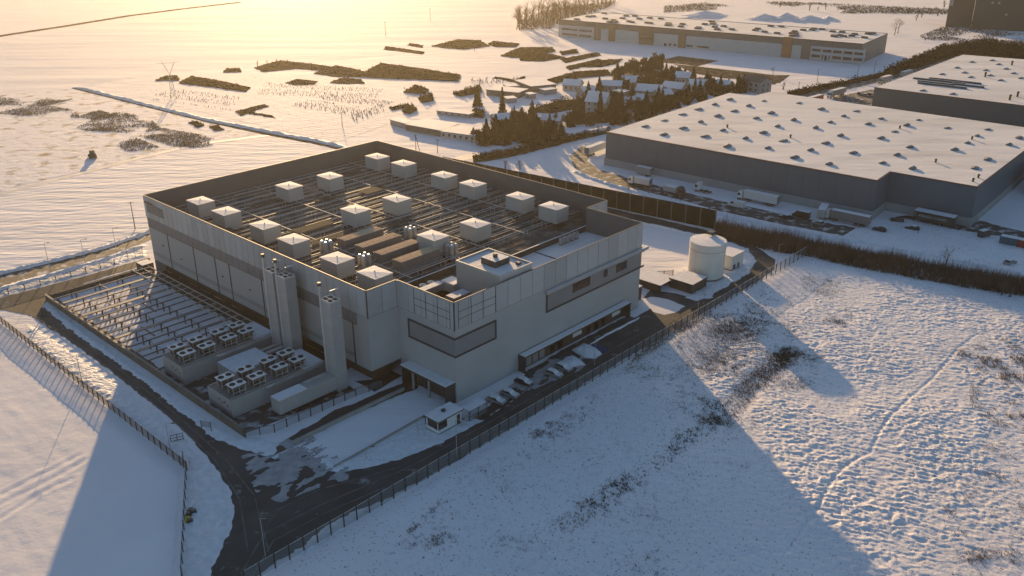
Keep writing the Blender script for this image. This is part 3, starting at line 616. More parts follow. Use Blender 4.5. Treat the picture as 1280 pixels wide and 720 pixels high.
# ------------------------------------------------------------------ steelwork over the roof deck
def lthing(name, label, cat, u, v, z=0.0, group=None, rz=0.0): return thing(name, label, cat, tuple(W(u, v, z)), TH + rz, group)
sw = lthing('roof_steelwork', 'brown-grey steel grid of beams and pipes spread across the big caged roof', 'steelwork', 0, 0, ZD)
v = 26.0
for k in range(56):
    v = 26.0 + k * 1.64
    if v > 117: break
    hgt = 1.75 if k % 2 else 1.5
    b = MB(); b.box(-8.0, 75.8, v - 0.07, v + 0.07, hgt, hgt + 0.2)
    for u in np.arange(-7, 76, 7.6): b.box(u - 0.06, u + 0.06, v - 0.06, v + 0.06, 0.0, hgt)
    b.build('beam', M_steel if k % 3 else M_band, sw)
for u in (-5.5, 10.4, 25.8, 36.0, 51.0, 63.0):
    MB().box(u - 0.12, u + 0.12, 25.0, 117.8, 1.97, 2.12).build('cross_beam', M_steel, sw)
for u0, v0, lu, lv in ((8, 60, 14, 3), (10, 70, 12, 4), (44, 84, 9, 5), (30, 88, 7, 3), (52, 50, 10, 2.5), (-4, 84, 4, 8), (56, 33, 9, 3), (30, 56, 8, 2.5), (14, 98, 10, 3), (50, 104, 9, 3)):
    MB().box(u0, u0 + lu, v0, v0 + lv, 2.13, 2.19).build('walkway_grating', M_gratw, sw)
for k in range(14):
    v = 27.5 + k * 6.6; u0 = rnd.uniform(-7, 20); MB().tube((u0, v, 2.0), (u0 + rnd.uniform(25, 52), v, 2.0), 0.10, n=6).build('pipe', M_silver, sw)

# ------------------------------------------------------------------ square roof units
UNITS = [(247.5, 256, 'snow-topped white roof ventilator in the far left corner of the caged roof'), (280, 269.5, 'white roof ventilator next in from the far left corner along the left parapet'),
 (329, 287, 'white roof ventilator by the left parapet, farther of the pair above the double stack'), (365.5, 305.5, 'white roof ventilator by the left parapet just behind the double stack flues'),
 (360, 236.7, 'white roof ventilator standing alone near the left of the rear parapet'), (412, 224, 'white roof ventilator in the golden glow beside the middle of the rear parapet'),
 (472, 199, 'white roof ventilator right under the apex corner at the back of the roof'), (505.5, 207.8, 'white roof ventilator second from the back apex along the right parapet'),
 (556.7, 222.7, 'white roof ventilator third from the back apex along the right parapet'), (593.3, 233.8, 'white roof ventilator fourth from the back apex along the right parapet'),
 (653.3, 250, 'white roof ventilator fifth from the back apex along the right parapet'), (696, 262.7, 'white roof ventilator at the right parapet, nearest to the flat snowy office roof'),
 (496.7, 252.9, 'white roof ventilator on dark legs in the middle of the caged roof'), (596.7, 285, 'white roof ventilator standing behind the penthouse block'),
 (543, 301, 'low white roof ventilator between the tan-topped coolers and the silver cylinders'), (444.4, 267, 'white roof ventilator directly behind the row of tan-topped coolers'),
 (421, 330, 'shiny-topped roof ventilator beside the single stack at the left parapet'), (469, 349, 'shiny-topped roof ventilator in the near corner above the office step')]
def make_unit():
    r = lthing('roof_ventilator', 'x', 'roof ventilator', 0, 0, ZD)
    c = MB().box(0, 5.1, 0, 6.6, 1.7, 5.55, 0); c.box(-0.09, 5.19, -0.09, 6.69, 5.55, 5.75, 0); c.build('casing', M_unit, r)
    mb = MB(); b = [(-0.05, -0.05, 5.755), (5.15, -0.05, 5.755), (5.15, 6.65, 5.755), (-0.05, 6.65, 5.755)]; a = (2.55, 3.3, 5.98)
    for i in range(4): mb.poly([b[i], b[(i + 1) % 4], a])
    mb.build('snow_lid', M_snowcap, r)
    MB().cyl(2.55, 3.3, 5.95, 6.3, 0.14, n=6).build('lifting_eye', M_steeld, r)
    f = MB()
    for x in (0.2, 4.7):
        for y in (0.2, 3.1, 6.2): f.box(x, x + 0.2, y, y + 0.2, 0, 1.7)
    f.box(0.6, 4.5, 0.6, 6.0, 0.1, 1.65); f.build('support_frame', M_steeld, r)
    return r
ru = None
for u, v, lab in UNITS:
    if ru is None: ru = make_unit(); ru['group'] = 'square roof ventilators'; o = ru
    else: o = dup(ru, tuple(W(u, v, ZD)))
    u, v = L(G(u, v, 23.0)); o.location = W(u, v, ZD); o['label'] = lab

# tan-topped coolers
def make_cooler():
    r = lthing('dry_cooler', 'x', 'dry cooler', 0, 0, ZD)
    MB().frus(-0.9, 13.5, -0.9, 4.3, 0.3, 2.0, 0.6, 0.6, 0).build('lower_casing', M_louv, r)
    mb = MB()
    mb.box(0, 12.6, 0, 3.4, 2.0, 3.7); mb.build('casing', M_louv, r)
    g = MB().box(0.15, 12.45, 0.15, 3.25, 3.7, 3.78).build('fan_grille', M_grille, r)
    for k in range(7): MB().cyl(1.1 + k * 1.75, 1.7, 3.785, 3.83, 0.62, n=14).build('fan', M_grille, g)
    return r
rc = None
for v, lab in ((52.9, 'farthest tan-topped dry cooler in the row of four on the roof'), (45.6, 'tan-topped dry cooler second from the back of its row of four'), (38.3, 'tan-topped dry cooler third from the back, beside silver cylinders'), (31.0, 'nearest tan-topped dry cooler with the wide dark shoulder on the roof')):
    if rc is None: rc = make_cooler(); rc['group'] = 'tan-topped dry coolers'; o = rc
    else: o = dup(rc, (0, 0, 0))
    o.location = W(12.2, v, ZD); o['label'] = lab
# clusters of silver cylinders
def make_silo():
    r = lthing('silencer_cluster', 'x', 'silencer', 0, 0, ZD)
    for a, b in ((0, 0), (1.5, 0), (0, 1.5), (1.5, 1.5)):
        c = MB().cyl(a, b, 0.6, 4.0, 0.66, n=14).build('cylinder', M_silver, r, smooth=False)
        MB().cyl(a, b, 4.0, 4.45, 0.66, 0.25, n=14).build('domed_cap', M_silver, c)
    MB().box(-0.8, 2.3, -0.8, 2.3, 0.1, 0.6).build('base_frame', M_steeld, r)
    return r
rs = None
for u, v, lab in ((28.6, 46.6, 'silver cylinder cluster at the right end of the third cooler'), (27.4, 29.6, 'silver cylinder cluster by the penthouse end of the nearest cooler'), (7.4, 54.6, 'silver cylinder cluster at the left end of the farthest cooler'), (8.0, 40.0, 'silver cylinder cluster between two shiny-topped ventilators')):
    if rs is None: rs = make_silo(); rs['group'] = 'silver cylinder clusters'; o = rs
    else: o = dup(rs, (0, 0, 0))
    o.location = W(u, v, ZD); o['label'] = lab

# plant in the office corner
du = lthing('air_duct', 'snow-dusted silver air duct bending towards the penthouse wall', 'air duct', 0, 0, ZD)
MB().box(1.5, 13.0, 17.0, 19.0, 0.6, 2.3, 0, 1).build('duct_run', [M_silver, M_snowcap], du)
MB().frus(12.8, 17.0, 13.6, 18.6, 0.5, 2.6, 0.4, 0.4, 0, 1).build('duct_bend', [M_silver, M_snowcap], du)
MB().box(9.0, 14.2, 9.5, 12.2, 0.2, 1.9, 0, 1).build('duct_branch', [M_silver, M_snowcap], du)
mb = MB()
for u in (2, 6, 10): mb.box(u, u + 0.2, 17.9, 18.1, -1.1, 0.6)
mb.build('duct_support', M_steeld, du)
cf = None
for k, lab in enumerate(('first', 'second', 'third', 'fourth', 'fifth')):
    if cf is None:
        cf = lthing('roof_fan', 'x', 'fan', 0, 0, ZD, 'round fans beside the silver duct'); MB().box(-0.9, 0.9, -0.9, 0.9, 0, 0.9).build('casing', M_louv, cf); MB().cyl(0, 0, 0.9, 1.3, 0.8, n=16, mt=0).build('fan_ring', M_silver, cf); MB().cyl(0, 0, 1.25, 1.32, 0.62, n=14).build('fan', M_glass, cf); o = cf
    else: o = dup(cf, (0, 0, 0))
    o.location = W(3.0 + k * 2.5, 21.6, ZD); o['label'] = '%s round black roof fan from the parapet, in the row behind the silver duct' % lab
mb = lthing('valve_assembly', 'small yellowish valve wheel frame inside the office parapet corner', 'valve', 1.6, 2.2, ZD)
MB().cyl(0, 0, 3.6, 3.9, 0.9, n=14).build('wheel', M_yellow, mb); MB().cyl(0, 0, -1.2, 3.6, 0.25, n=8).build('stem', M_yellow, mb)
for k, (u, v) in enumerate(((55.0, 16.6), (57.0, 16.6), (59.0, 16.6), (61.0, 16.6))):
    o = lthing('condenser_unit', ('leftmost', 'second from left', 'third from left', 'rightmost')[k] + ' slim pale condenser by the dark divider on the snowy office roof', 'condenser', u, v, ZD + 0.1, 'slim condensers on the snowy roof')
    MB().box(-0.7, 0.7, -0.4, 0.4, 0.3, 1.9).build('casing', M_unit, o); MB().cyl(0, 0, 1.9, 1.96, 0.36, n=12).build('fan', M_dark, o); MB().box(-0.6, 0.6, -0.3, 0.3, 0, 0.3).build('feet', M_steeld, o)
for k, (u, v) in enumerate(((33.2, 14.4), (35.4, 14.0), (44.3, 1.6), (46.0, 1.4))):
    o = lthing('vent_cowl', ('dark cowl vent nearest to the penthouse on the snowy roof', 'double dark cowl vent right of the penthouse on the snowy roof', 'small dark pipe vent by the front parapet, left of a pair', 'small dark pipe vent by the front parapet, right of a pair')[k], 'vent', u, v, ZD + 0.1)
    MB().box(-0.6, 0.6, -0.6, 0.6, 0, 0.9 if k < 2 else 1.4).build('base', M_dark, o); MB().cyl(0, 0, 0.9 if k < 2 else 1.4, 1.7 if k < 2 else 6.4 - 4.6, 0.4, n=10).build('cowl', M_steeld, o)

# ------------------------------------------------------------------ plant yard left of the building
def plantbox(u0, u1, v0, v1, h, name, label, cat):
    r = lthing(name, label, cat, u0, v0)
    lu, lv = u1 - u0, v1 - v0
    MB().box(0, lu, 0, lv, 0.15, h).build('casing', M_stack, r)
    MB().box(0.1 if lu < 20 else lu - 5.5, lu - 0.1, 0.1, lv - 0.1, h, h + 0.08).build('roof_snow', M_snowcap, r)
    if lu > 20: MB().box(0.1, lu - 5.55, 0.1, lv - 0.1, h, h + 0.06).build('roof_grating', M_louv, r)
    MB().box(0.2, lu - 0.2, 0.2, lv - 0.2, 0.0, 0.15).build('skid', M_steeld, r)
    if lu > 20:
        mb = MB()
        for k in range(4): mb.box(-0.06, 0, 1.2 + k * 1.1, 1.7 + k * 1.1, 2.4 + 0.5 * (k % 2), 2.75 + 0.5 * (k % 2))
        mb.build('vent_slot', M_dark, r)
        MB().box(8.5, lu - 1, -0.7, -0.1, h - 0.5, h - 0.15).build('pipe_tray', M_silver, r)
        mb = MB()
        for w in (0.3, lv - 0.45): mb.box(0.2, lu - 0.2, w, w + 0.1, h + 0.08, h + 0.24)
        mb.build('roof_rail', M_silver, r)
    return r
plantbox(-36.2, -12.0, 51.0, 60.2, 4.5, 'generator_container', 'grey plant container with eight chillers on top, farther of the two in the yard', 'plant container')
plantbox(-36.5, -12.6, 30.2, 39.6, 4.4, 'generator_container', 'grey plant container with eight chillers on top, nearer of the two in the yard', 'plant container')
plantbox(-28.6, -18.5, 41.6, 49.6, 3.4, 'switchgear_cabin', 'low snow-roofed cabin between the two chiller-topped containers', 'cabin')
for k, (va, vb, z) in enumerate(((42.2, 43.2, 2.6), (44.6, 45.8, 2.9), (47.2, 48.2, 2.6))):
    o = lthing('pipe_rack', ('nearest', 'middle', 'farthest')[k] + ' silver pipe rack running from the snow-roofed cabin to the stacks', 'pipe rack', -18.2, va)
    MB().box(0, 7.5, 0, vb - va, z, z + 0.5).build('pipe_run', M_silver, o)
    m2 = MB()
    for u in (0.3, 3.5, 6.8): m2.box(u, u + 0.25, 0.2, 0.45, 0, z)
    m2.build('support', M_steeld, o)
def make_chiller():
    r = lthing('chiller', 'x', 'chiller', 0, 0)
    MB().box(-1.75, 1.75, -1.25, 1.25, 2.0, 2.2).build('fan_deck', M_white, r)
    for s in (-0.9, 0.9): MB().cyl(s, 0, 2.2, 2.28, 0.66, n=16).build('fan', M_tyre, r)
    mb = MB()
    for s in (-1, 1): mb.poly([(-1.5, s * 1.1, 1.98), (1.5, s * 1.1, 1.98), (1.5, s * 0.25, 0.7), (-1.5, s * 0.25, 0.7)])
    mb.build('coil', M_louv, r)
    f = MB()
    for x in (-1.5, 0, 1.38):
        for y in (-1.1, 0.98): f.box(x, x + 0.12, y, y + 0.12, 0, 2.0)
    f.box(-1.5, 1.5, -1.1, -0.98, 0.55, 0.68).box(-1.5, 1.5, 0.98, 1.1, 0.55, 0.68); f.build('frame', M_steel, r)
    MB().box(-1.2, 1.2, -0.5, 0.5, 0.1, 0.7).build('compressor', M_steeld, r)
    return r
ch = None; US = (-33.6, -28.7, -23.0, -18.2)
for bi, (vs, z) in enumerate((((57.6, 53.2), 4.58), ((36.8, 32.3), 4.48))):
    for ri, v in enumerate(vs):
        for ui, u in enumerate(US):
            if ch is None: ch = make_chiller(); ch['group'] = 'twin-fan chillers on the yard containers'; o = ch
            else: o = dup(ch, (0, 0, 0))
            o.location = W(u, v, z)
            o['label'] = 'twin-fan chiller on the %s container, %s row, %s from its outer end' % (('farther', 'nearer')[bi], ('back', 'front')[ri], ('first', 'second', 'third', 'fourth')[ui])
def stack(u0, v0, label, flu=True, horiz=None):
    r = lthing('exhaust_stack', label, 'exhaust stack', u0, v0)
    MB().box(0, 2.8, 0, 3.6, 0.3, 21.6).build('casing', M_stack, r)
    g = MB().box(0.0, 2.8, 0.0, 0.18, 21.6, 22.0).box(0, 2.8, 3.42, 3.6, 21.6, 22.0).box(0, 0.18, 0.18, 3.42, 21.6, 22.0).box(2.62, 2.8, 0.18, 3.42, 21.6, 22.0)
    g.box(1.3, 1.5, 0.18, 3.42, 21.75, 21.95).box(0.18, 1.3, 1.7, 1.9, 21.75, 21.95).box(1.5, 2.62, 1.7, 1.9, 21.75, 21.95); g.build('rim', M_silver, r)
    MB().box(0.18, 2.62, 0.18, 3.42, 21.6, 21.66).build('outlet_grille', M_trim, r)
    p = MB(); p.cyl(0.5, 4.15, 2.0, 24.6, 0.28, n=10).build('flue_pipe', M_silver, r)
    MB().cyl(0.5, 4.15, 24.6, 25.4, 0.42, n=10).build('flue_cap', M_steeld, r)
    b = MB()
    for z in (23.2, 21.0): b.box(2.0, 4.2, 2.6, 2.75, z, z + 0.18)
    for z in (6, 11, 16): b.box(0.2, 0.8, 3.6, 4.1, z, z + 0.2)
    b.build('bracket', M_white, r)
    for z in (4.6, 8.0, 11.4, 14.8, 18.2): MB().box(-0.05, 2.85, -0.05, 3.65, z, z + 0.1).build('flange', M_unit, r)
    ld = MB()
    for y in (3.0, 3.45): ld.box(-0.28, -0.22, y, y + 0.06, 4.5, 22.6)
    for k in range(44): ld.box(-0.27, -0.23, 3.06, 3.45, 4.7 + k * 0.4, 4.74 + k * 0.4)
    ld.build('ladder', M_white, r)
    MB().box(0.3, 2.5, 0.3, 3.3, 0, 0.3).build('footing', M_conc, r)
    if horiz:
        MB().box(horiz, -0.02, 0.2, 3.4, 0.9, 4.2, 0).build('duct_casing', M_stack, r)
        MB().box(horiz + 0.05, horiz + 7.2, 0.25, 3.35, 4.2, 4.3).build('duct_snow', M_snowcap, r)
        m = MB()
        for k in range(5): m.box(horiz + 0.5 + k * 3.6, horiz + 0.9 + k * 3.6, 0.5, 3.1, 0, 0.9)
        m.build('duct_support', M_steeld, r)
        MB().box(horiz + 8.0, horiz + 13.5, 2.2, 3.0, 4.2, 4.6).build('cable_tray', M_silver, r)
    return r
stack(-13.6, 46.2, 'tall grey exhaust stack on the left of the touching pair', True)
stack(-13.6, 41.2, 'tall grey exhaust stack on the right of the touching pair', True)
stack(-14.8, 22.6, 'lone tall grey exhaust stack joined to a long low duct casing', True, horiz=-14.8)

# steel gantry over the snowy yard
pf = lthing('steel_platform', 'dark steel beams on short posts laid over the snowy plant yard', 'steel platform', 0, 0)
for k, (v, w) in enumerate(((119, 0.3), (115.5, 0.3), (111, 1.3), (107, 0.3), (103.5, 0.3), (99.5, 1.5), (95.5, 0.3), (92, 0.3), (88.5, 0.3), (84.5, 0.3), (80.5, 1.5), (77, 0.3), (73.5, 0.3), (70, 1.3), (66.5, 0.3), (63.5, 0.3))):
    w = w * 0.8; b = MB(); b.box(-38.2, -11.0, v - w / 2, v + w / 2, 2.4, 2.65)
    b.build('beam', M_steeld if w < 1 else M_louv, pf)
    for u in (-33, -26.5, -20):
        p = MB().box(u - 0.13, u + 0.13, v - 0.13, v + 0.13, 0, 2.4)
        p.build('post', M_steeld, pf)
        MB().tube((u + 0.14, v, 2.3), (u + 1.5, v - 0.5, 0.1), 0.06).build('brace', M_steeld, pf)
for u in (-15.2, -12.6, -10.6): MB().box(u, u + 0.22, 61, 120, 2.66, 2.86).build('rail', M_steel, pf)
for k in range(16): MB().box(-15.2, -10.3, 62 + k * 3.7, 62.18 + k * 3.7, 2.87, 2.97).build('sleeper', M_steel, pf)
for u, v in ((-30, 96), (-26, 110), (-24, 88), (-31, 75)): MB().box(u, u + 0.3, v, v + 7, 2.3, 2.6).build('brace', M_steeld, pf)
# fences of the yard
def fence(name, label, pts, h, pitch, m_mesh, m_post, rail=True, pw=0.09, maxposts=100, top=None):
    """pts in local u,v; posts as parts, mesh panel as one part"""
    P = [W(*p) for p in pts]; r = thing(name, label, 'fence', tuple(P[0])); o0 = P[0]; pan = MB(); rl = MB(); cnt = 0
    stub = None
    for a, b in zip(P[:-1], P[1:]):
        d = b - a; n = max(1, round(d.length / pitch)); dn = d.normalized(); nx = Vector((-dn.y, dn.x, 0))
        A = a - o0; B = b - o0
        pan.poly([(A.x, A.y, 0.06), (B.x, B.y, 0.06), (B.x, B.y, h - 0.06), (A.x, A.y, h - 0.06)])
        if rail:
            q = [A + nx * 0.04, B + nx * 0.04, B - nx * 0.04, A - nx * 0.04]; rl.prism([(t.x, t.y) for t in q], h - 0.06, h + 0.02)
        for k in range(n + (1 if b is P[-1] else 0)):
            p = A + d * (k / n); cnt += 1
            if cnt > maxposts: continue
            if stub is None: stub = MB().box(-pw, pw, -pw, pw, 0, h + 0.12).build('post', m_post, r, loc=p, rz=math.atan2(d.y, d.x))
            else:
                c = stub.copy(); COL.objects.link(c); c.parent = r; c.location = p; c.rotation_euler = (0, 0, math.atan2(d.y, d.x))
    pan.build('mesh_panel', m_mesh, r)
    if rail: rl.build('top_rail', top or m_post, r)
    return r
fence('mesh_fence', 'long dark mesh fence with slim posts between the front road and the rough snowy field', [(-62, -15.8), (134, -15.9)], 3.0, 2.8, M_mesh, M_post, top=M_steel)
fence('mesh_fence', 'backlit brownish mesh fence along the left access road from the junction to the far corner', [(-52.3, 118), (-52.4, 20.3)], 2.0, 2.6, M_meshb, M_post)
fence('mesh_fence', 'dark fence running to the bottom of the picture beside the wide smooth field', [(-52.6, 20.0), (-67.7, -6.2), (-72, -15)], 1.9, 3.0, M_mesh, M_post, top=M_post)
fence('mesh_fence', 'pale sunlit fence with dark posts beside the upper left main road', [(-75, 132), (-44, 134.5), (-14, 134.0)], 1.8, 4.5, M_mesh, M_post)
fence('mesh_fence', 'low grey fence along the near side of the plant yard by the stack duct', [(-38.6, 22.0), (-33.5, 19.2), (-13.0, 18.6), (-6.5, 17.5)], 1.9, 2.9, M_mesh, M_post)
fence('mesh_fence', 'short fence between the data centre corner and the white tank', [(75, 19), (83, 11.5), (92, 5.0)], 2.0, 3.0, M_mesh, M_post)
r = lthing('yard_fence', 'dense brown slatted fence along the outer side of the plant yard', 'fence', -38.6, 22.4)
MB().box(-0.12, 0.12, 0, 100, 0, 1.7).build('slats', M_yfence, r)
mb = MB()
for k in range(34): mb.box(0.12, 0.3, k * 3.0, k * 3.0 + 0.2, 0, 1.9)
mb.build('posts_strip', M_steeld, r)
MB().box(-0.16, 0.32, 0, 100, 1.9, 1.98).build('coping', M_band, r)
r = lthing('yard_fence', 'brown slatted fence across the far end of the plant yard', 'fence', -38.6, 122.6)
MB().box(0, 27, -0.1, 0.1, 0, 1.5).build('slats', M_yfence, r)
r = lthing('brick_enclosure', 'brown walled corner enclosure at the far foot of the data centre', 'enclosure', -12.0, 119.5)
MB().box(0, 3.4, 0, 4.0, 0, 3.2, 0, 1).build('wall', [M_brown, M_snowcap], r)
# low walls by the ramp and the dock kerb
r = lthing('retaining_wall', 'low pale concrete wall beside the sunken service ramp', 'wall', 0, 0)
P = [L(G(*q)) for q in ((366, 556), (430, 524), (505, 488))]
mb = MB()
for a, b in zip(P[:-1], P[1:]):
    dx, dy = b[0] - a[0], b[1] - a[1]; l_ = math.hypot(dx, dy); nx, ny = -dy / l_ * 0.25, dx / l_ * 0.25
    mb.prism([(a[0] - nx, a[1] - ny), (b[0] - nx, b[1] - ny), (b[0] + nx, b[1] + ny), (a[0] + nx, a[1] + ny)], 0, 0.8)
mb.build('wall', M_conc, r)
r = lthing('kerb_wall', 'thin pale kerb line crossing the snowy forecourt to the road', 'kerb', 0, 0)
P = [L(G(*q)) for q in ((417, 585), (458, 562), (532, 520))]; mb = MB()
for a, b in zip(P[:-1], P[1:]):
    dx, dy = b[0] - a[0], b[1] - a[1]; l_ = math.hypot(dx, dy); nx, ny = -dy / l_ * 0.14, dx / l_ * 0.14
    mb.prism([(a[0] - nx, a[1] - ny), (b[0] - nx, b[1] - ny), (b[0] + nx, b[1] + ny), (a[0] + nx, a[1] + ny)], 0, 0.45)
mb.build('wall', M_conc, r)

# guardhouse and shelter
g = lthing('guardhouse', 'small white guardhouse with dark window and snow-covered flat roof by the front road', 'guardhouse', -11.3, -6.4)
MB().box(0, 6.6, 0, 3.6, 0.25, 3.0).build('wall', M_white, g); MB().box(-0.3, 6.9, -0.3, 3.9, 3.0, 3.25).build('roof', M_dark, g)
MB().box(-0.25, 6.85, -0.25, 3.85, 3.25, 3.42).build('roof_snow', M_snowcap, g)
MB().box(-0.05, 2.4, -0.06, 0, 1.1, 2.7).build('window', M_glass, g); MB().box(-0.06, 0, 0.3, 3.2, 1.1, 2.7).build('window', M_glass, g)
MB().box(5.2, 6.1, -0.06, 0, 0.25, 2.4).build('door', M_dark, g); MB().box(-0.1, 6.7, -0.1, 3.7, 0, 0.25).build('base', M_dark, g)
MB().box(2.9, 3.7, 1.6, 2.3, 3.42, 3.9).build('roof_vent', M_steeld, g)
g = lthing('bus_shelter', 'glass smoking shelter with black frame and snowy roof right of the guardhouse', 'shelter', -3.6, -7.6)
f = MB()
for x in (0, 2.6, 5.2):
    for y in (0, 2.4): f.box(x, x + 0.14, y, y + 0.14, 0, 2.5)
f.box(0.14, 2.6, 0.02, 0.12, 1.15, 1.25).box(2.74, 5.2, 0.02, 0.12, 1.15, 1.25); f.build('frame', M_dark, g)
MB().box(0.05, 5.3, 0.05, 2.5, 2.5, 2.62, 0, 1).build('roof', [M_dark, M_snowcap], g); MB().poly([(0.1, 0.07, 0.1), (5.2, 0.07, 0.1), (5.2, 0.07, 2.45), (0.1, 0.07, 2.45)]).build('glass_pane', meshmat('shelter_glass', (0.25, 0.28, 0.3), 0.5), g)
def frame_gate(u, v, rz, w, h, label, n=2, name='sliding_gate'):
    r = lthing(name, label, 'gate', u, v, 0, None, rz); f = MB()
    for k in range(n + 1): f.box(k * w / n - 0.06, k * w / n + 0.06, -0.06, 0.06, 0, h)
    for z in (0.15, h / 2, h - 0.1): f.box(0.06, w - 0.06, -0.05, 0.05, z, z + 0.1)
    f.build('frame', M_post, r); return r
def uv(x, y): return L(G(x, y))
u, v = uv(532, 531); frame_gate(u, v, 0, 2.6, 2.2, 'dark gate frame beside the guardhouse on the forecourt side', 1)
u, v = uv(160, 324); frame_gate(u, v, R_(-12), 4.5, 3.4, 'black sliding gate frame at the far left corner of the site')
frame_gate(-5.0, -15.45, 0, 4.2, 3.2, 'dark double gate in the long front fence opposite the guardhouse', 2)
u, v = uv(214, 553); frame_gate(u, v, R_(-20), 2.4, 1.6, 'black turnstile frame beside the left access road', 2, 'turnstile')
r = lthing('gate_sign', 'open rectangular gate panel with a round emblem on the left fence', 'gate sign', *uv(230, 588), 0, None, R_(62))
f = MB().box(0, 4.2, -0.05, 0.05, 0.5, 0.58).box(0, 4.2, -0.05, 0.05, 1.9, 1.98).box(0, 0.08, -0.05, 0.05, 0.58, 1.9).box(4.12, 4.2, -0.05, 0.05, 0.58, 1.9); f.build('frame', M_dark, r)
MB().box(0.08, 4.12, -0.02, 0.02, 0.58, 1.9).build('panel', M_band, r)
mb = MB(); mb.tube((3.0, -0.05, 1.25), (3.0, -0.07, 1.25), 0.45, n=16); mb.build('emblem', M_carw, r)
r = lthing('notice_board', 'notice board on two legs standing in the snow beside the yard corner', 'notice board', *uv(252, 538), 0, None, R_(-60))
MB().box(0, 0.12, 0, 0.12, 0, 2.4).box(2.2, 2.32, 0, 0.12, 0, 2.4).build('legs', M_post, r); MB().box(0.12, 2.2, 0.02, 0.08, 0.9, 2.3).build('board', M_mesh, r)
r = lthing('sign_post', 'two short dark posts at the far corner of the plant yard', 'post', *uv(53, 396)); MB().box(0, 0.2, 0, 0.2, 0, 2.6).box(0.9, 1.1, 0, 0.2, 0, 2.6).build('posts', M_post, r)

# snow strip along the front facade
sheet('pavement', [(1.0, -0.35), (19.5, -0.35), (19.5, -2.6), (10, -3.6), (2, -4.0)], 0.1, M_snowsm, 0.15, 1.0, local=True)
sheet('pavement', [(61.5, -0.35), (68.5, -0.35), (70.5, 2.5), (74, 2), (72, -3), (61.5, -3.2)], 0.1, M_snowsm, 0.15, 1.0, local=True)

# tank and its sheds
t = lthing('water_tank', 'round white storage tank with snowy lid beside the ring road', 'storage tank', 99.4, -1.3)
MB().cyl(0, 0, 0.5, 10.9, 5.2, n=40).build('shell', M_tank, t, smooth=False)
MB().cyl(0, 0, 10.9, 11.05, 5.25, 0.4, n=40).build('lid_snow', M_snowcap, t)
MB().cyl(0, 0, 8.6, 8.75, 5.26, n=40).build('seam_ring', M_lampg, t); MB().cyl(0, 0, 0, 0.5, 5.0, n=30).build('base', M_steeld, t)
MB().box(4.6, 5.4, 1.2, 2.2, 0.6, 11.6).build('ladder', M_steel, t); MB().box(3.2, 5.0, 0.6, 2.6, 11.3, 12.1).build('hatch', M_dark, t)
s = lthing('pump_shed', 'low brown shed with a thick flat snow roof in front of the white tank', 'shed', 84.9, -5.9)
MB().box(0, 7.6, 0, 7.5, 0, 2.5).build('wall', M_brown, s); MB().box(-0.15, 7.75, -0.15, 7.65, 2.5, 2.9, 0, 1).build('roof', [M_dark, M_snowcap], s)
s = lthing('pump_shed', 'tall pale shed with snowy roof standing behind the white tank', 'shed', 107.2, -5.3)
MB().box(0, 6.8, 0, 5.2, 0.3, 4.3).build('wall', M_tank, s); MB().box(-0.1, 6.9, -0.1, 5.3, 4.3, 4.5, 0, 1).build('roof', [M_lampg, M_snowcap], s); MB().box(1.0, 2.2, -0.1, 0, 0.4, 1.6).box(3.5, 4.5, -0.1, 0, 0.4, 1.6).build('louvre', M_dark, s); MB().box(0.1, 6.7, 0.1, 5.1, 0, 0.3).build('base', M_dark, s)
s = lthing('bin_enclosure', 'dark open walled enclosure between the data centre and the brown shed', 'enclosure', 79.5, 1.0)
MB().box(0, 0.3, 0, 9.5, 0, 2.2).box(7.5, 7.8, 0, 9.5, 0, 2.2).box(0.3, 7.5, 9.2, 9.5, 0, 2.2).build('wall', M_brown, s); MB().box(0, 7.8, 0.02, 9.5, 2.2, 2.32).build('roof', M_snowcap, s)
s = lthing('site_hut', 'dark upright utility hut with bright snowy top at the far front corner', 'hut', 69.8, 2.6)
MB().box(0, 3.0, 0, 3.0, 0, 3.8, 0).build('wall', M_steeld, s); MB().box(-0.1, 3.1, -0.1, 3.1, 3.8, 4.0).build('roof_snow', M_snowcap, s)

# ================================================================== WAREHOUSES
def wpoly(px, z): return [(p.x, p.y) for p in (G(x, y, z) for x, y in px)]
def centered(P):
    cx = sum(p[0] for p in P) / len(P); cy = sum(p[1] for p in P) / len(P); return (cx, cy), [(p[0] - cx, p[1] - cy) for p in P]
def ccw(P):
    a = sum(P[i][0] * P[(i + 1) % len(P)][1] - P[(i + 1) % len(P)][0] * P[i][1] for i in range(len(P)))
    return P if a > 0 else P[::-1]
def inset(P, d):
    n = len(P); out = []
    for i in range(n):
        p0, p1, p2 = Vector(P[i - 1]), Vector(P[i]), Vector(P[(i + 1) % n]); a = (p1 - p0).normalized(); b = (p2 - p1).normalized()
        na = Vector((-a.y, a.x)); nb = Vector((-b.y, b.x)); k = d / max(0.25, 1 + na.dot(nb)); out.append(tuple(p1 + (na + nb) * k))
    return out
def warehouse(name, label, P, h, mw, plinth=3.0, trim=True):
    P = ccw(P); (cx, cy), Q = centered(P); r = thing(name, label, 'warehouse', (cx, cy, 0))
    MB().prism(Q, 0, h, cap=False).build('wall', mw, r)
    if plinth: MB().prism(inset(Q, -0.35), 0, plinth, 0, bot=False).build('plinth', M_plinth, r)
    MB().prism(inset(Q, -0.12), h, h + 0.35, 0, bot=True).build('roof_edge', M_trim if trim else M_dark, r)
    MB().poly([(p[0], p[1], h + 0.42) for p in inset(Q, 0.4)]).build('roof_snow', M_snowroof, r)
    return r, Q, (cx, cy)
WH = 13.5
A_ = G(758, 166, WH); B_ = G(911, 117, WH); B2 = G(943, 120.5, WH); B3 = G(962, 115.5, WH); C_ = G(1280, 160, WH); D_ = G(1222, 235, WH); E_ = G(1113, 216, WH); F_ = G(1097, 227, WH)
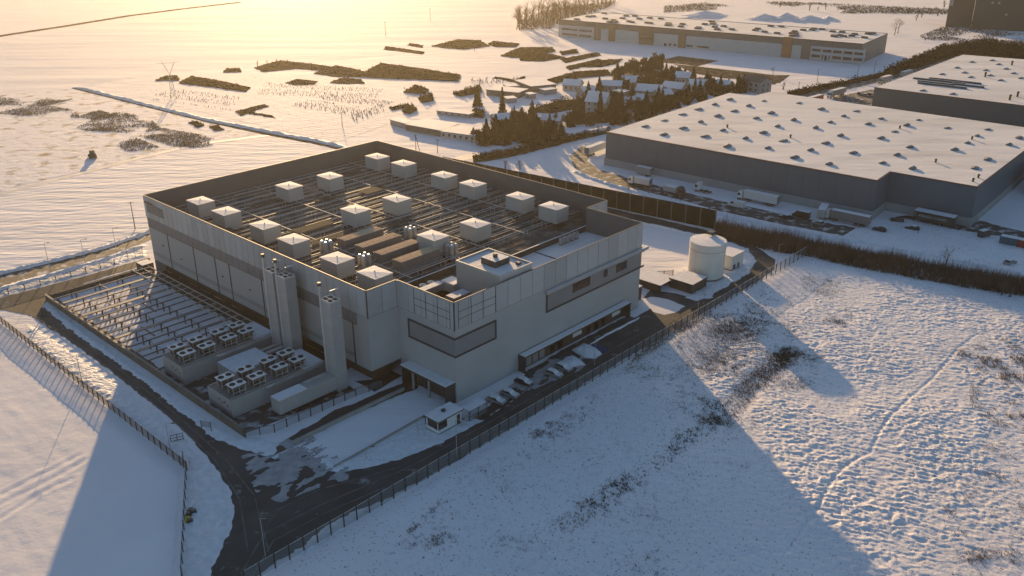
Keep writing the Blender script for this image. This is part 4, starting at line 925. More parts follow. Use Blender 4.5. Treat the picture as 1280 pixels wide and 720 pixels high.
wd = (C_ - B3).normalized(); D2 = D_ + (G(1280, 190, WH) - D_) * 2.2; C2 = B3 + wd * ((D2 - B3).dot(wd))
w1, w1q, w1c = warehouse('warehouse', 'big dark blue-grey warehouse with dotted snowy roof right of the data centre', [tuple(p)[:2] for p in (A_, B_, B2, B3, C2, D2, D_, E_, F_)], WH, M_ware)
fd = (F_ - A_).normalized(); fn = Vector((fd.y, -fd.x, 0))
L1 = (F_ - A_).length; k = 0
while k * 6.0 < L1:
    a = A_ + fd * (k * 6.0) + fn * 0.0 - Vector((w1c[0], w1c[1], 0)); b = a + fd * 0.1
    MB().prism([(a.x + fn.x * .05, a.y + fn.y * .05), (b.x + fn.x * .05, b.y + fn.y * .05), (b.x, b.y), (a.x, a.y)][::-1], 3.05, WH - 0.05).build('panel_joint', M_ware2, w1); k += 1
# low plant canopy at the right end
o = thing('loading_canopy', 'low dark loading canopy with snowy top at the right end of the big warehouse front', 'canopy', tuple(G(1167, 280)), TH - R_(90) + R_(2))
MB().box(-6.5, 6.5, -2, 2.2, 3.6, 4.0, 0, 1).build('roof', [M_dark, M_snowcap], o)
MB().box(-6.3, 6.3, 1.0, 2.0, 0, 3.6).build('wall', M_ware2, o)
for x in (-6.2, 0, 6.0): MB().box(x, x + 0.2, -1.9, -1.7, 0, 3.6).build('post', M_steeld, o)
PE = G(1284, 245); o = thing('office_annex', 'dark office annex with snowy terrace at the right edge beyond the big warehouse', 'annex', tuple(PE), TH)
MB().box(0, 40, -60, 0, 0, 10, 0, 1).build('wall', [M_ware, M_snowcap], o); MB().box(-0.05, 0, -3.4, -0.6, 3.6, 5.6).build('window', M_glass, o)
a = G(1093, 110, WH); b = G(1203, 69, WH); c = G(1280, 75, WH); d = G(1280, 133, WH)
e1 = (d - a).normalized(); c3 = b + (c - b).normalized() * 190; d3 = a + e1 * 190
w2, w2q, w2c = warehouse('warehouse', 'dark warehouse with a snowy roof at the right edge behind the big dotted one', [tuple(p)[:2] for p in (a, b, c3, d3)], WH, M_ware2)
# roof vents of both
def make_vent():
    r = thing('roof_skylight', 'x', 'roof vent', (0, 0, 0))
    mb = MB(); mb.prism([(-1.5, -1.0), (1.5, -1.0), (1.5, 1.0), (-1.5, 1.0)], 0, 0.4, cap=False); mb.build('kerb', M_louv, r)
    mb = MB(); b = [(-1.55, -1.05, 0.4), (1.55, -1.05, 0.4), (1.55, 1.05, 0.4), (-1.55, 1.05, 0.4)]; t = [(-0.9, 0, 0.95), (0.9, 0, 0.95)]
    mb.poly([b[0], b[1], t[1], t[0]]); mb.poly([b[1], b[2], t[1]]); mb.poly([b[2], b[3], t[0], t[1]]); mb.poly([b[3], b[0], t[0]]); mb.build('snowy_flap', M_band, r)
    return r
g0 = random.Random(3)
V1 = [(x / 3.75 + 640, y / 3.75) for x, y in ((625, 588), (715, 560), (800, 532), (875, 508), (950, 485), (1022, 463), (712, 627), (803, 597), (885, 568), (965, 540), (1042, 516), (1110, 492), (1180, 468), (905, 635), (988, 606), (1145, 550), (1215, 526), (1010, 682), (1095, 645), (1180, 618), (1245, 588), (1200, 690), (1270, 655))]
V1 += [(x / 3.75 + 940, y / 3.75) for x, y in ((220, 478), (325, 508), (490, 516), (90, 525), (195, 558), (430, 540), (605, 552), (780, 557), (298, 595), (367, 568), (545, 577), (725, 583), (50, 618), (415, 632), (668, 612), (915, 595), (1105, 602), (348, 668), (605, 643), (740, 686), (1055, 632), (1010, 665), (1250, 640), (1205, 674), (950, 698), (275, 700), (470, 712))]
V1 += [(x / 3.75 + 940, 170 + y / 3.75) for x, y in ((155, 17), (345, 28), (275, 62), (475, 75), (75, 52), (200, 97), (362, 128), (740, 47), (680, 85), (612, 122), (752, 148), (950, 60), (1105, 105), (1045, 145), (1255, 5))]
VS = None
RW1 = math.atan2(fd.y, fd.x)
for i, (x, y) in enumerate(V1):
    if VS is None: VS = make_vent(); VS['group'] = 'skylights on the big warehouse roof'; o = VS
    else: o = dup(VS, (0, 0, 0))
    o.location = G(x, y + 1.5, WH + 0.43); o.rotation_euler = (0, 0, RW1 + R_(90) + g0.uniform(-0.15, 0.15)); k_ = g0.uniform(0.75, 1.2); o.scale = (k_, k_, g0.uniform(0.45, 1.1)); o['label'] = 'small peaked skylight with drifted snow on the big dotted warehouse roof'
V2 = [(x / 3.75 + 940, y / 3.75) for x, y in ((1030, 291), (960, 318), (1095, 330), (1155, 302), (890, 348), (995, 341), (1025, 362), (1190, 323), (1225, 344), (1165, 377), (1115, 354), (800, 425), (940, 441), (830, 371), (1125, 283), (1260, 367))]
for x, y in V2:
    o = dup(VS, tuple(G(x, y, WH + 0.43)), RW1 + R_(90), 'flat snowy skylight on the roof of the warehouse at the right edge', (1.4, 1, 0.6), 'skylights on the right-edge warehouse roof')
sp = None
for i, (x, y, l_) in enumerate(((875, 382, 26), (950, 382, 26), (890, 404, 24), (1010, 404, 16), (860, 392, 18))):
    o = thing('solar_strip', ('farther left', 'farther right', 'nearer left', 'nearer right', 'middle')[i] + ' long dark ridge strip in the cluster on the right-edge warehouse roof', 'roof strip', tuple(G(x / 3.75 + 940, y / 3.75, WH + 0.43)), RW1, 'dark ridge strips on the right-edge warehouse roof')
    MB().frus(-l_ / 2, l_ / 2, -0.7, 0.7, 0, 0.8, 0.4, 0.5).build('strip', M_steeld, o); MB().box(-l_ / 2 + .5, l_ / 2 - .5, -0.15, 0.15, 0.8, 0.9).build('ridge_snow', M_snowcap, o)
CHM = [(x / 3.75 + 940, y / 3.75) for x, y in ((180, 640), (692, 597), (1030, 648))] + [(860 / 3.75 + 940, 170 + 118 / 3.75), (1060 / 3.75 + 940, 170 + 190 / 3.75), (1035 / 3.75 + 940, 170 + 208 / 3.75), (909, 158)]
for i, (x, y) in enumerate(CHM):
    o = thing('roof_flue', 'stubby dark flue on the big dotted warehouse roof', 'flue', tuple(G(x, y + 1.5, WH + 0.43)), 0, 'stubby flues on the big warehouse roof')
    MB().cyl(0, 0, 0, 0.9, 0.35, n=8).build('pipe', M_steeld, o); MB().cyl(0, 0, 0.9, 1.3, 0.6, 0.3, n=8).build('cap', M_steeld, o)
for i, (x, y) in enumerate([(x / 3.75 + 940, y / 3.75) for x, y in ((1217, 300), (1207, 463), (1243, 448), (1092, 355))]):
    o = thing('roof_flue', 'stubby dark flue on the right-edge warehouse roof', 'flue', tuple(G(x, y + 1.5, WH + 0.43)), 0, 'stubby flues on the right-edge warehouse roof')
    MB().cyl(0, 0, 0, 2.0, 0.5, n=8).build('pipe', M_steeld, o); MB().cyl(0, 0, 2.0, 2.6, 0.8, 0.4, n=8).build('cap', M_steeld, o)

# far white warehouse with its striped office front
HW = 13.5
a = G(698, 45.5); b = G(1075, 80.5); dirf = (b - a).normalized(); LN = (b - a).length; nb = Vector((-dirf.y, dirf.x, 0))
if nb.y < 0: nb = -nb
dep = (G(1117, 66.5) - b).dot(nb); rzw = math.atan2(dirf.y, dirf.x)
w3 = thing('distribution_hall', 'long white and grey distribution hall with orange entrance block in the distance', 'warehouse', tuple(a), rzw)
M_w3d = mat('hall_dark_band', (0.13, 0.12, 0.115), 0.6, 0.06, 0.2); M_w3w = mat('hall_white', (0.40, 0.41, 0.41), 0.5, 0.06, 0.2); M_w3s = mat('hall_side', (0.20, 0.19, 0.175), 0.6, 0.06, 0.2)
m3 = MB(); m3.poly([(0, 0, 0), (LN, 0, 0), (LN, 0, HW), (0, 0, HW)], 0); m3.poly([(LN, 0, 0), (LN, dep, 0), (LN, dep, HW), (LN, 0, HW)], 1); m3.poly([(LN, dep, 0), (0, dep, 0), (0, dep, HW), (LN, dep, HW)], 1); m3.poly([(0, dep, 0), (0, 0, 0), (0, 0, HW), (0, dep, HW)], 1)
m3.build('wall', [M_w3d, M_w3s], w3)
MB().poly([(0.3, 0.3, HW - 0.3), (LN - 0.3, 0.3, HW - 0.3), (LN - 0.3, dep - 0.3, HW - 0.3), (0.3, dep - 0.3, HW - 0.3)]).build('roof_snow', M_snowroof, w3)
MB().box(-0.2, LN + 0.2, -0.25, -0.02, HW - 0.6, HW + 0.05).build('roof_edge', M_dark, w3)
def fx(x):            # picture column of the hall front -> metres along it
    y = 45.5 + (x - 698) * (35.0 / 377.0); p = G(x, y); return (p - a).dot(dirf)
def panel(x0, x1, z0, z1, m, name, out=0.25): return MB().box(fx(x0), fx(x1), -out, -0.02, z0, z1).build(name, m, w3)
panel(698.5, 742, 0, 9.3, M_w3w, 'office_front'); panel(751, 760, 0, 8.6, M_w3w, 'white_panel'); panel(769, 798, 0, 9.0, M_w3w, 'white_panel'); panel(817, 847, 0, 9.0, M_w3w, 'white_panel')
panel(857, 976, 0, 9.0, M_w3w, 'white_panel'); panel(988.5, 1000, 0, 9.0, M_w3w, 'white_panel'); panel(1012, 1079, 0.3, 9.4, M_w3w, 'office_front')
panel(760.5, 768.5, 0, 12.5, M_brownp, 'entrance_block'); panel(798.5, 816.5, 0, 12.8, M_brownp, 'entrance_block', 0.5); panel(848, 856, 0, 13, M_brownp, 'entrance_block'); panel(977, 988, 0, 14, M_orange, 'entrance_block', 0.8)
for x0, x1, z0, z1 in ((702, 722, 5.6, 6.9), (724, 740, 5.6, 6.9), (703, 722, 1.6, 3.0), (724, 739, 1.6, 3.0), (830, 833, 0.4, 2.2), (836, 839, 1, 2.4), (842, 845, 1, 2.4), (858, 866, 1.4, 2.6), (871, 886, 1.4, 2.6), (798.8, 816, 4.0, 5.2)):
    panel(x0, x1, z0, z1, M_glass, 'window', 0.55 if x0 == 798.8 else 0.3)
for k in range(5):
    x0 = 1013.5 + k * 13.1
    panel(x0, x0 + 11, 6.0, 7.7, M_glass, 'window', 0.3)
    if k != 1: panel(x0, x0 + 11, 2.0, 3.9, M_glass, 'window', 0.3)
    else: panel(x0, x0 + 1.6, 1.2, 4.0, M_glass, 'window', 0.3); panel(x0 + 3.5, x0 + 6.5, 0.6, 3.9, M_glass, 'window', 0.3); panel(x0 + 8.5, x0 + 10, 1.2, 4, M_glass, 'window', 0.3)
MB().box(LN + 0.02, LN + 0.3, 0.1, dep * 0.14, 0.3, 9.4).build('office_return', M_w3w, w3)
for z in (2.0, 6.0): MB().box(LN + 0.31, LN + 0.4, 1.5, dep * 0.12, z, z + 1.8).build('window', M_glass, w3)
MB().box(fx(745), fx(747), -0.3, -0.02, 0, 12.5).build('pilaster', M_louv, w3)
for i in range(62):
    u = rnd.uniform(6, LN - 6); v = rnd.uniform(6, dep - 4)
    o = thing('roof_skylight', 'tiny dark skylight on the long distant hall roof', 'roof vent', tuple(a + dirf * u + nb * v + Vector((0, 0, HW - 0.28))), rzw, 'skylights on the distant hall')
    MB().frus(-2.2, 2.2, -1.6, 1.6, 0, 1.1, 0.5, 0.4).build('kerb', M_steeld, o)
# very dark block at the top right
a = G(1213, 36); b = G(1290, 40); dd = (b - a).normalized()
o = thing('office_tower', 'very dark block with a few faint lights at the top right corner', 'building', tuple(a), math.atan2(dd.y, dd.x))
M_blk = mat('block_dark', (0.055, 0.055, 0.05), 0.6, 0.1, 0.1)
MB().box(0, 130, 0, 45, 0, 30, 0).build('wall', M_blk, o)
for x, z in ((12, 21), (17, 21), (40, 20.5), (47, 20.5), (62, 20), (46, 11), (56, 9), (24, 12)): MB().box(x, x + 1.6, -0.06, -0.01, z, z + 1.6).build('window', M_plinth, o)
MB().box(0, 130, 0, 45, 30, 30.4).build('roof_snow', M_snowcap, o)
MB().box(-20, -0.5, 4, 30, 0, 24, 0).build('low_wing', M_blk, o); MB().box(-20.1, -17, 2.5, 3.95, 18, 24).build('sign_panel', M_plinth, o)

# noise barrier behind the data centre
pa = W(136, 17.5); pb = W(121.5, 134)
d = (pb - pa); bl = d.length; r = thing('noise_barrier', 'long tall dark noise barrier wall with pale grid lines behind the data centre', 'wall', tuple(pa), math.atan2(d.y, d.x))
MB().box(0, bl, -0.15, 0.15, 0.0, 6.5).build('panel', M_barr, r)
n = int(bl / 5.2)
for k in range(n + 1):
    x = k * bl / n; MB().box(x - 0.12, x + 0.12, -0.32, -0.16, 0, 6.6).box(x - 0.12, x + 0.12, 0.155, 0.26, 0, 6.6).build('post', M_louv, r)
mb = MB()
for z in (1.5, 3.1, 4.8): mb.box(0, bl, -0.2, -0.155, z, z + 0.1)
mb.build('grid_rail', M_louv, r)

# ================================================================== VEGETATION
def conifer_mesh(seed, h, r, tiers, mth='spruce'):
    g = np.random.RandomState(seed); V = []; F = []
    for t in range(tiers):
        f = t / tiers; z = h * (0.06 + 0.92 * f); rr = r * (1 - f) ** 0.85 * (0.85 + 0.3 * g.rand()) + 0.12
        nb_ = int(10 + 16 * (1 - f))
        for k in range(nb_):
            a = g.rand() * 6.283; l = rr * (0.65 + 0.5 * g.rand()); w = 0.30 * l + 0.22; dz = -0.25 * l - 0.25 * g.rand()
            ca, sa = math.cos(a), math.sin(a); zz = z + g.rand() * h / tiers
            for sgn in (-1, 1):
                b = len(V); V += [(0.05 * ca, 0.05 * sa, zz + 0.15), (ca * l * 0.6 - sgn * sa * w, sa * l * 0.6 + sgn * ca * w, zz + dz * 0.6 - 0.12 * g.rand()), (ca * l, sa * l, zz + dz)]; F.append((b, b + 1, b + 2))
            for q in range(2):
                s = 0.4 + 0.5 * g.rand(); px, py = ca * l * s, sa * l * s; b = len(V); w2 = 0.25 + 0.15 * l
                V += [(px - sa * w2, py + ca * w2, zz + dz * s), (px + sa * w2, py - ca * w2, zz + dz * s), (px + ca * 0.1, py + sa * 0.1, zz + dz * s - 0.35 - 0.2 * l)]; F.append((b, b + 1, b + 2))
    return np.array(V), np.array(F)
def make_conifer(seed, h, r, tiers, lab, m=None):
    t = thing('conifer', lab, 'tree', (0, 0, 0))
    MB().tube((0, 0, 0), (0, 0, h * 0.97), 0.18 * h / 8, 0.03, n=6).build('trunk', M_bark, t)
    V, F = conifer_mesh(seed, h, r, tiers); raw('crown', V, F, m or M_needle, parent=t); return t
def branch(mb, p, d, l, r, depth, g):
    q = p + d * l; mb.tube(p, q, r, r * 0.62, n=4 if depth > 1 else 3)
    if depth == 0: return
    for k in range(3 if depth > 1 else 4):
        a = Vector((g.gauss(0, 1), g.gauss(0, 1), g.gauss(0.25, 0.6))).normalized(); nd = (d * 0.85 + a * 0.62).normalized(); nd.z = max(nd.z, -0.1)
        branch(mb, p + d * l * g.uniform(0.45, 1.0), nd, l * g.uniform(0.55, 0.8), r * 0.5, depth - 1, g)
def make_bare(seed, h, lab, cat='tree', name='bare_tree', stems=1, depth=4, tw=1.0):
    g = random.Random(seed); t = thing(name, lab, cat, (0, 0, 0)); tr = MB(); cr = MB()
    for s in range(stems):
        d = Vector((g.gauss(0, 0.16), g.gauss(0, 0.16), 1)).normalized(); l = h * 0.30; p = Vector((g.gauss(0, 0.25), g.gauss(0, 0.25), 0)) if stems > 1 else Vector((0, 0, 0))
        tr.tube(p, p + d * l, h * 0.022, h * 0.016, n=6); branch(cr, p + d * l * 0.98, d, h * 0.24, h * 0.012 * tw, depth, g)
        for k in range(3):
            a = Vector((g.gauss(0, 1), g.gauss(0, 1), 0.7)).normalized(); branch(cr, p + d * l * g.uniform(0.6, 1), (d * 0.5 + a * 0.7).normalized(), h * 0.2, h * 0.008 * tw, depth - 1, g)
    tr.build('trunk', M_bark, t); cr.build('crown', M_twig, t); return t
def foliage(P, h, dens, size, seed, taper=0.0, hvar=0.35):
    """leaf clumps through a prism volume; P polygon in metres"""
    g = np.random.RandomState(seed); xs = [p[0] for p in P]; ys = [p[1] for p in P]; area = (max(xs) - min(xs)) * (max(ys) - min(ys)); n = int(area * dens)
    x = g.uniform(min(xs), max(xs), n); y = g.uniform(min(ys), max(ys), n); k = inpoly(x, y, P); x = x[k]; y = y[k]; n = len(x)
    top = h * (1 - hvar + hvar * 1.6 * vnoise(x * 0.45 + seed, y * 0.45)); z = top * g.rand(n) ** 0.6
    c = np.stack([x, y, z], 1); d1 = g.normal(size=(n, 3)); d1 /= np.linalg.norm(d1, axis=1)[:, None]; d2 = g.normal(size=(n, 3)); d2 /= np.linalg.norm(d2, axis=1)[:, None]
    s = size * (0.6 + 0.8 * g.rand(n))[:, None]; V = np.stack([c + d1 * s, c - d1 * s * 0.6 + d2 * s * 0.7, c - d1 * s * 0.5 - d2 * s * 0.7], 1).reshape(-1, 3); V[:, 2] = np.maximum(V[:, 2], 0.0)
    return V, np.arange(3 * n).reshape(-1, 3)
def hedge(name, label, cat, px, h, m, dens=1.5, size=0.5, seed=1, local_pts=None, core=0.7, hv=0.35, rag=0.0):
    P = [G(*q) for q in px] if local_pts is None else local_pts
    if rag: P = densify([Vector((p.x, p.y, 0)) for p in P], 2.0, rag, len(px) + h)
    P = [(p.x, p.y) for p in P]; P = ccw(P); (cx, cy), Q = centered(P)
    r = thing(name, label, cat, (cx, cy, 0)); V, F = foliage(Q, h, dens, size, seed, hvar=hv); raw('leaves', V, F, m, parent=r)
    MB().prism(inset(Q, 0.25) if not rag else Q, 0, h * core, 0).build('branches', m, r); return r
CON = [make_conifer(i + 3, h, r, t, 'x') for i, (h, r, t) in enumerate(((15, 4.0, 24), (11, 3.4, 18), (8, 3.6, 13), (14, 2.2, 26)))]
CONPX = [  # x, y of the foot, prototype, scale, label
 (597, 132, 0, 0.75, 'broad dark conifer beside the sunlit long shed roof'), (628, 149, 3, 1.18, 'tall spire-topped conifer left of the dark garden grove'),
 (592, 176, 2, 0.8, 'round dark conifer at the end of the long pale shed'), (608, 177, 1, 1.0, 'dark conifer next to the round one by the shed end')]
MASS1 = [(604, 170), (640, 152), (668, 146), (700, 158), (706, 172), (680, 181), (600, 183)]
MASS2 = [(722, 128), (760, 104), (800, 96), (850, 98), (905, 106), (925, 114), (900, 121), (850, 136), (800, 154), (745, 160), (705, 158), (715, 140)]
NAMED = [(665, 158, 0, 0.9), (640, 168, 0, 0.85), (652, 176, 0, 1.0), (670, 178, 0, 0.95), (620, 175, 1, 1.1), (692, 170, 2, 1.0), (771, 106, 0, 0.95), (795, 95, 3, 0.75), (811, 93, 0, 0.7), (832, 99, 0, 0.7), (838, 101, 0, 0.65), (735, 128, 0, 0.8), (790, 131, 0, 0.8), (807, 145, 1, 1.2), (822, 138, 0, 0.9), (852, 96, 3, 0.3), (866, 106, 0, 0.75), (882, 110, 1, 0.9), (900, 113, 0, 0.6), (922, 116, 0, 0.7), (750, 142, 3, 1.0), (776, 138, 1, 1.0)]
def rand_in(P, n, g, mind):
    out = []; xs = [p[0] for p in P]; ys = [p[1] for p in P]; tries = 0
    while len(out) < n and tries < 6000:
        tries += 1; x = g.uniform(min(xs), max(xs)); y = g.uniform(min(ys), max(ys))
        if inpoly(np.array([x]), np.array([y]), P)[0] and all(abs(x - q[0]) / 1.6 + abs(y - q[1]) > mind for q in out): out.append((x, y))
    return out
g_ = random.Random(5)
HOUSES_PX = [(716, 106), (733, 114), (792, 102), (800, 126), (828, 118), (872, 106), (905, 106), (745, 132), (948, 108), (683, 118), (765, 108), (770, 116), (812, 116), (842, 113), (857, 103), (626, 153), (740, 150)]
used = [False] * 4
def put_con(x, y, k, s, lab, group=None):
    if not used[k]: o = CON[k]; used[k] = True
    else: o = dup(CON[k], (0, 0, 0))
    o.location = G(x, y); o.scale = (s, s, s); o.rotation_euler = (0, 0, g_.uniform(0, 6.28)); o['label'] = lab
    if group: o['group'] = group
for x, y, k, s, lab in CONPX: put_con(x, y, k, s, lab)
for x, y, k, s in NAMED: put_con(x, y, k, s, 'tall dark conifer among the village houses', 'tall conifers of the village')
for P, n in ((MASS1, 34), (MASS2, 80), ([(845, 128), (935, 118), (945, 110), (890, 104), (840, 112)], 30)):
    for x, y in rand_in(P, n, g_, 2.6):
        if any(abs(x - a) < 12 and -3 < y - b < 12 for a, b in HOUSES_PX): continue
        put_con(x, y, g_.choice((0, 1, 2, 2, 3)), g_.uniform(0.45, 0.85), 'smaller dark conifer in the village gardens', 'small conifers of the village')
# garden shrubs as loose dark clumps between the conifers
SHR = None
def make_shrub(seed, h, m, name='shrub', lab='x'):
    t = thing(name, lab, 'shrub', (0, 0, 0)); a = [(math.cos(k * 1.05) * h, math.sin(k * 1.05) * h) for k in range(6)]; V, F = foliage(a, h, 26, 0.34 * h ** .5, seed, hvar=0.6)
    raw('leaves', V, F, m, parent=t); MB().tube((0, 0, 0), (0, 0, h * 0.7), 0.08, 0.03, n=5).build('stem', M_bark, t); return t
SHR = [make_shrub(1, 2.0, M_hedge), make_shrub(2, 1.5, M_weed)]; su = [False, False]
def put_shrub(x, y, k, s, lab, group):
    if not su[k]: o = SHR[k]; su[k] = True
    else: o = dup(SHR[k], (0, 0, 0))
    o.location = G(x, y); o.scale = (s, s, s); o['label'] = lab; o['group'] = group; o.rotation_euler = (0, 0, g_.uniform(0, 6))
for P, n in ((MASS1, 30), (MASS2, 80)):
    for x, y in rand_in(P, n, g_, 2.4): put_shrub(x, y, g_.randrange(2), g_.uniform(1.0, 2.0), 'dark garden shrub between the village conifers', 'garden shrubs of the village')
GT = make_shrub(9, 3.2, M_needle, 'garden_tree'); gu = False
for P, n in ((MASS1, 16), (MASS2, 44), ([(905, 104), (930, 100), (940, 112), (915, 120)], 6), ([(760, 84), (800, 80), (850, 86), (845, 98), (770, 100)], 14)):
    for x, y in rand_in(P, n, g_, 3.2):
        if any(abs(x - a) < 12 and -3 < y - b < 13 for a, b in HOUSES_PX): continue
        if not gu: o = GT; gu = True
        else: o = dup(GT, (0, 0, 0))
        k = g_.uniform(0.7, 1.5); o.location = G(x, y); o.scale = (k, k, k * g_.uniform(1.0, 1.7)); o.rotation_euler = (0, 0, g_.uniform(0, 6)); o['category'] = 'tree'; o['label'] = 'round dark evergreen tree crowding the village gardens'; o['group'] = 'round garden trees of the village'
# hedges and nursery beds
hedge('hedge', 'long dark clipped hedge between the snowy lane and the truck loop road', 'hedge', [(592, 204), (640, 196), (700, 181), (762, 166), (762, 161), (700, 175), (640, 189), (592, 197)], 2.4, M_hedge, 4.0, 0.5, 3, core=0.42, hv=0.7, rag=0.8)
hedge('hedge', 'dark hedge running along the far main road towards the right-edge warehouse', 'hedge', [(985, 122), (1040, 110), (1100, 97), (1104, 94), (1040, 106), (985, 117)], 2.6, M_hedge, 3.0, 0.6, 4, core=0.42, hv=0.7, rag=0.8)
hedge('hedge', 'thick dark hedge behind the right-edge warehouse roof along the road', 'hedge', [(1104, 99), (1150, 84), (1195, 70), (1290, 76), (1290, 62), (1230, 54), (1180, 60), (1140, 76), (1104, 92)], 4.2, M_hedge, 2.0, 0.8, 5, core=0.42, hv=0.7, rag=0.8)
BEDS = [([(455, 92), (476, 80), (520, 86), (576, 95), (572, 102), (530, 100), (480, 98), (445, 96)], 3.2, 'largest dark nursery bed, long wedge below the bright sun glint'), ([(392, 92), (420, 82), (450, 88), (470, 97), (420, 96)], 1.2, 'golden low nursery bed left of the largest dark bed'),
 ([(540, 58), (572, 50), (600, 51), (612, 58), (580, 62), (555, 60)], 2.2, 'far dark nursery bed nearest the top centre of the fields'), ([(610, 56), (616, 52), (648, 55), (645, 59), (620, 59)], 2.0, 'small dark nursery bed right of the far top bed'),
 ([(626, 70), (650, 60), (690, 60), (694, 64), (668, 72), (640, 72)], 2.4, 'dark nursery bed with a snow rim near the distant hall'), ([(700, 66), (720, 62), (722, 66), (703, 69)], 2.5, 'short dark bed just left of the distant hall forecourt'),
 ([(411, 104), (430, 97), (452, 100), (455, 105), (430, 105)], 1.2, 'small golden bed under the golden low bed'), ([(356, 104), (370, 99), (398, 102), (392, 106), (370, 107)], 1.0, 'pale golden bed farthest left under the sun glint'),
 ([(318, 85), (350, 76), (388, 80), (430, 86), (420, 90), (370, 86), (330, 90)], 1.6, 'hazy golden thicket right under the sun glint'),
 ([(222, 104), (240, 96), (270, 101), (312, 110), (308, 115), (270, 110)], 2.2, 'dark elongated bed right of the lattice pylon'), ([(194, 101), (205, 96), (222, 95), (224, 101)], 2.0, 'small dark clump at the foot of the lattice pylon'),
 ([(278, 91), (284, 86), (300, 86), (302, 90)], 2.0, 'small lone dark bed above the elongated one'), ([(294, 140), (330, 131), (336, 133), (300, 145)], 1.4, 'thin dark bed beside the drain bank'),
 ([(728, 84), (742, 76), (778, 74), (770, 80), (750, 84)], 1.4, 'striped dark bed at the hall edge above the village'), ([(648, 70), (690, 68), (706, 72), (680, 77), (650, 76)], 1.3, 'low striped bed under the bed with a snow rim')]
BEDS += [([(700, 74), (745, 66), (752, 69), (706, 79)], 1.3, 'narrow dark planting strip below the hall forecourt, upper of two'), ([(706, 84), (748, 74), (756, 77), (712, 88)], 1.2, 'narrow dark planting strip below the hall forecourt, lower of two'), ([(480, 62), (482, 58), (530, 65), (528, 68)], 1.0, 'long thin dark row in the bright field left of the far beds'),
 ([(510, 57), (512, 54), (530, 57), (528, 60)], 0.9, 'short thin dark row above the long thin one'), ([(236, 154), (246, 152), (256, 157), (246, 160)], 1.6, 'small dark bush row by the drain bank, upper'), ([(262, 159), (272, 157), (280, 162), (270, 164)], 1.6, 'small dark bush row by the drain bank, lower'),
 ([(617, 98), (619, 96), (645, 100), (655, 95), (656, 98), (644, 103)], 0.9, 'thin angled dark hedge in the sunny field above the long shed roof'), ([(684, 100), (720, 90), (760, 88), (764, 94), (722, 98), (690, 106)], 2.2, 'dark shrub bed at the top edge of the village'), ([(300, 138), (340, 145), (345, 148), (302, 141)], 0.8, 'thin dark line of plants beside the drain bank bed')]
for i, (px, h, lab) in enumerate(BEDS): o = hedge('nursery_bed', lab, 'plant bed', px, h * 0.45, M_bedn if 'golden' not in lab else M_weed, 1.3, 0.5, 20 + i, core=0.6, hv=0.5, rag=1.3)
for i, (px, h, lab) in enumerate((([(505, 116), (520, 108), (536, 113), (530, 118)], 2.2, 'dark bush row at the nursery yard, farthest one'), ([(523, 124), (540, 119), (542, 126), (528, 129)], 2.6, 'square dark bush block in the nursery yard'), ([(502, 140), (515, 133), (522, 138), (512, 143)], 2.4, 'greenish bush mound by the nursery yard'), ([(486, 135), (510, 131), (512, 134), (490, 138)], 1.3, 'thin bush row left of the greenish mound'),
  ([(586, 146), (594, 138), (606, 141), (604, 148)], 3.0, 'round dark bush by the nursery greenhouse end'), ([(566, 118), (600, 108), (602, 116), (575, 121)], 2.2, 'dark bush row behind the nursery yard'), ([(660, 140), (700, 128), (735, 126), (732, 134), (690, 142)], 3.0, 'long dark garden hedge below the flat-roofed sheds'),
  ([(700, 150), (740, 143), (790, 143), (780, 152), (720, 156)], 2.4, 'garden hedge in front of the white gabled house'))):
    hedge('garden_bush', lab, 'bush', px, h, M_hedge, 2.6, 0.6, 60 + i, core=0.4, hv=0.7, rag=0.8)

# bare trees
BT = [make_bare(41, 13, 'x'), make_bare(42, 11, 'x'), make_bare(44, 5.0, 'x', stems=3, depth=3), make_bare(45, 13, 'x', depth=5, tw=1.9), make_bare(46, 12, 'x', depth=5, tw=1.9)]; bu = [False] * 5
def put_bare(x, y, k, s, lab, group=None):
    if not bu[k]: o = BT[k]; bu[k] = True
    else: o = dup(BT[k], (0, 0, 0))
    o.location = G(x, y); o.scale = (s, s, s); o.rotation_euler = (0, 0, g_.uniform(0, 6.28)); o['label'] = lab
    if group: o['group'] = group
    return o
put_bare(1181, 338, 1, 0.95, 'lone bare tree rising from the dark thicket on the right')
for i, (x, y, k, s) in enumerate(((647, 34, 0, 1.1), (655, 33, 1, 1.3), (663, 30, 0, 1.2), (672, 29, 1, 1.4), (682, 30, 0, 1.3), (691, 28, 0, 1.2), (700, 26, 1, 1.4), (710, 24, 0, 1.2), (720, 22, 1, 1.2), (730, 17, 0, 1.0), (741, 12, 0, 1.2), (752, 10, 1, 1.1), (762, 8, 0, 1.1))):
    put_bare(x, y, k + 3, s * 1.6, 'tall bare tree in the hazy row left of the distant hall', 'bare trees by the distant hall')
for x, y in ((650, 38), (659, 36), (668, 34), (678, 33), (687, 32), (697, 30), (706, 28), (716, 25), (652, 30), (676, 25), (694, 22), (725, 14), (735, 12), (747, 9), (757, 7), (768, 6), (705, 16)): put_bare(x, y, 3 + g_.randrange(2), g_.uniform(1.2, 2.0), 'bare tree deeper in the hazy wood left of the distant hall', 'bare trees deeper in the wood')
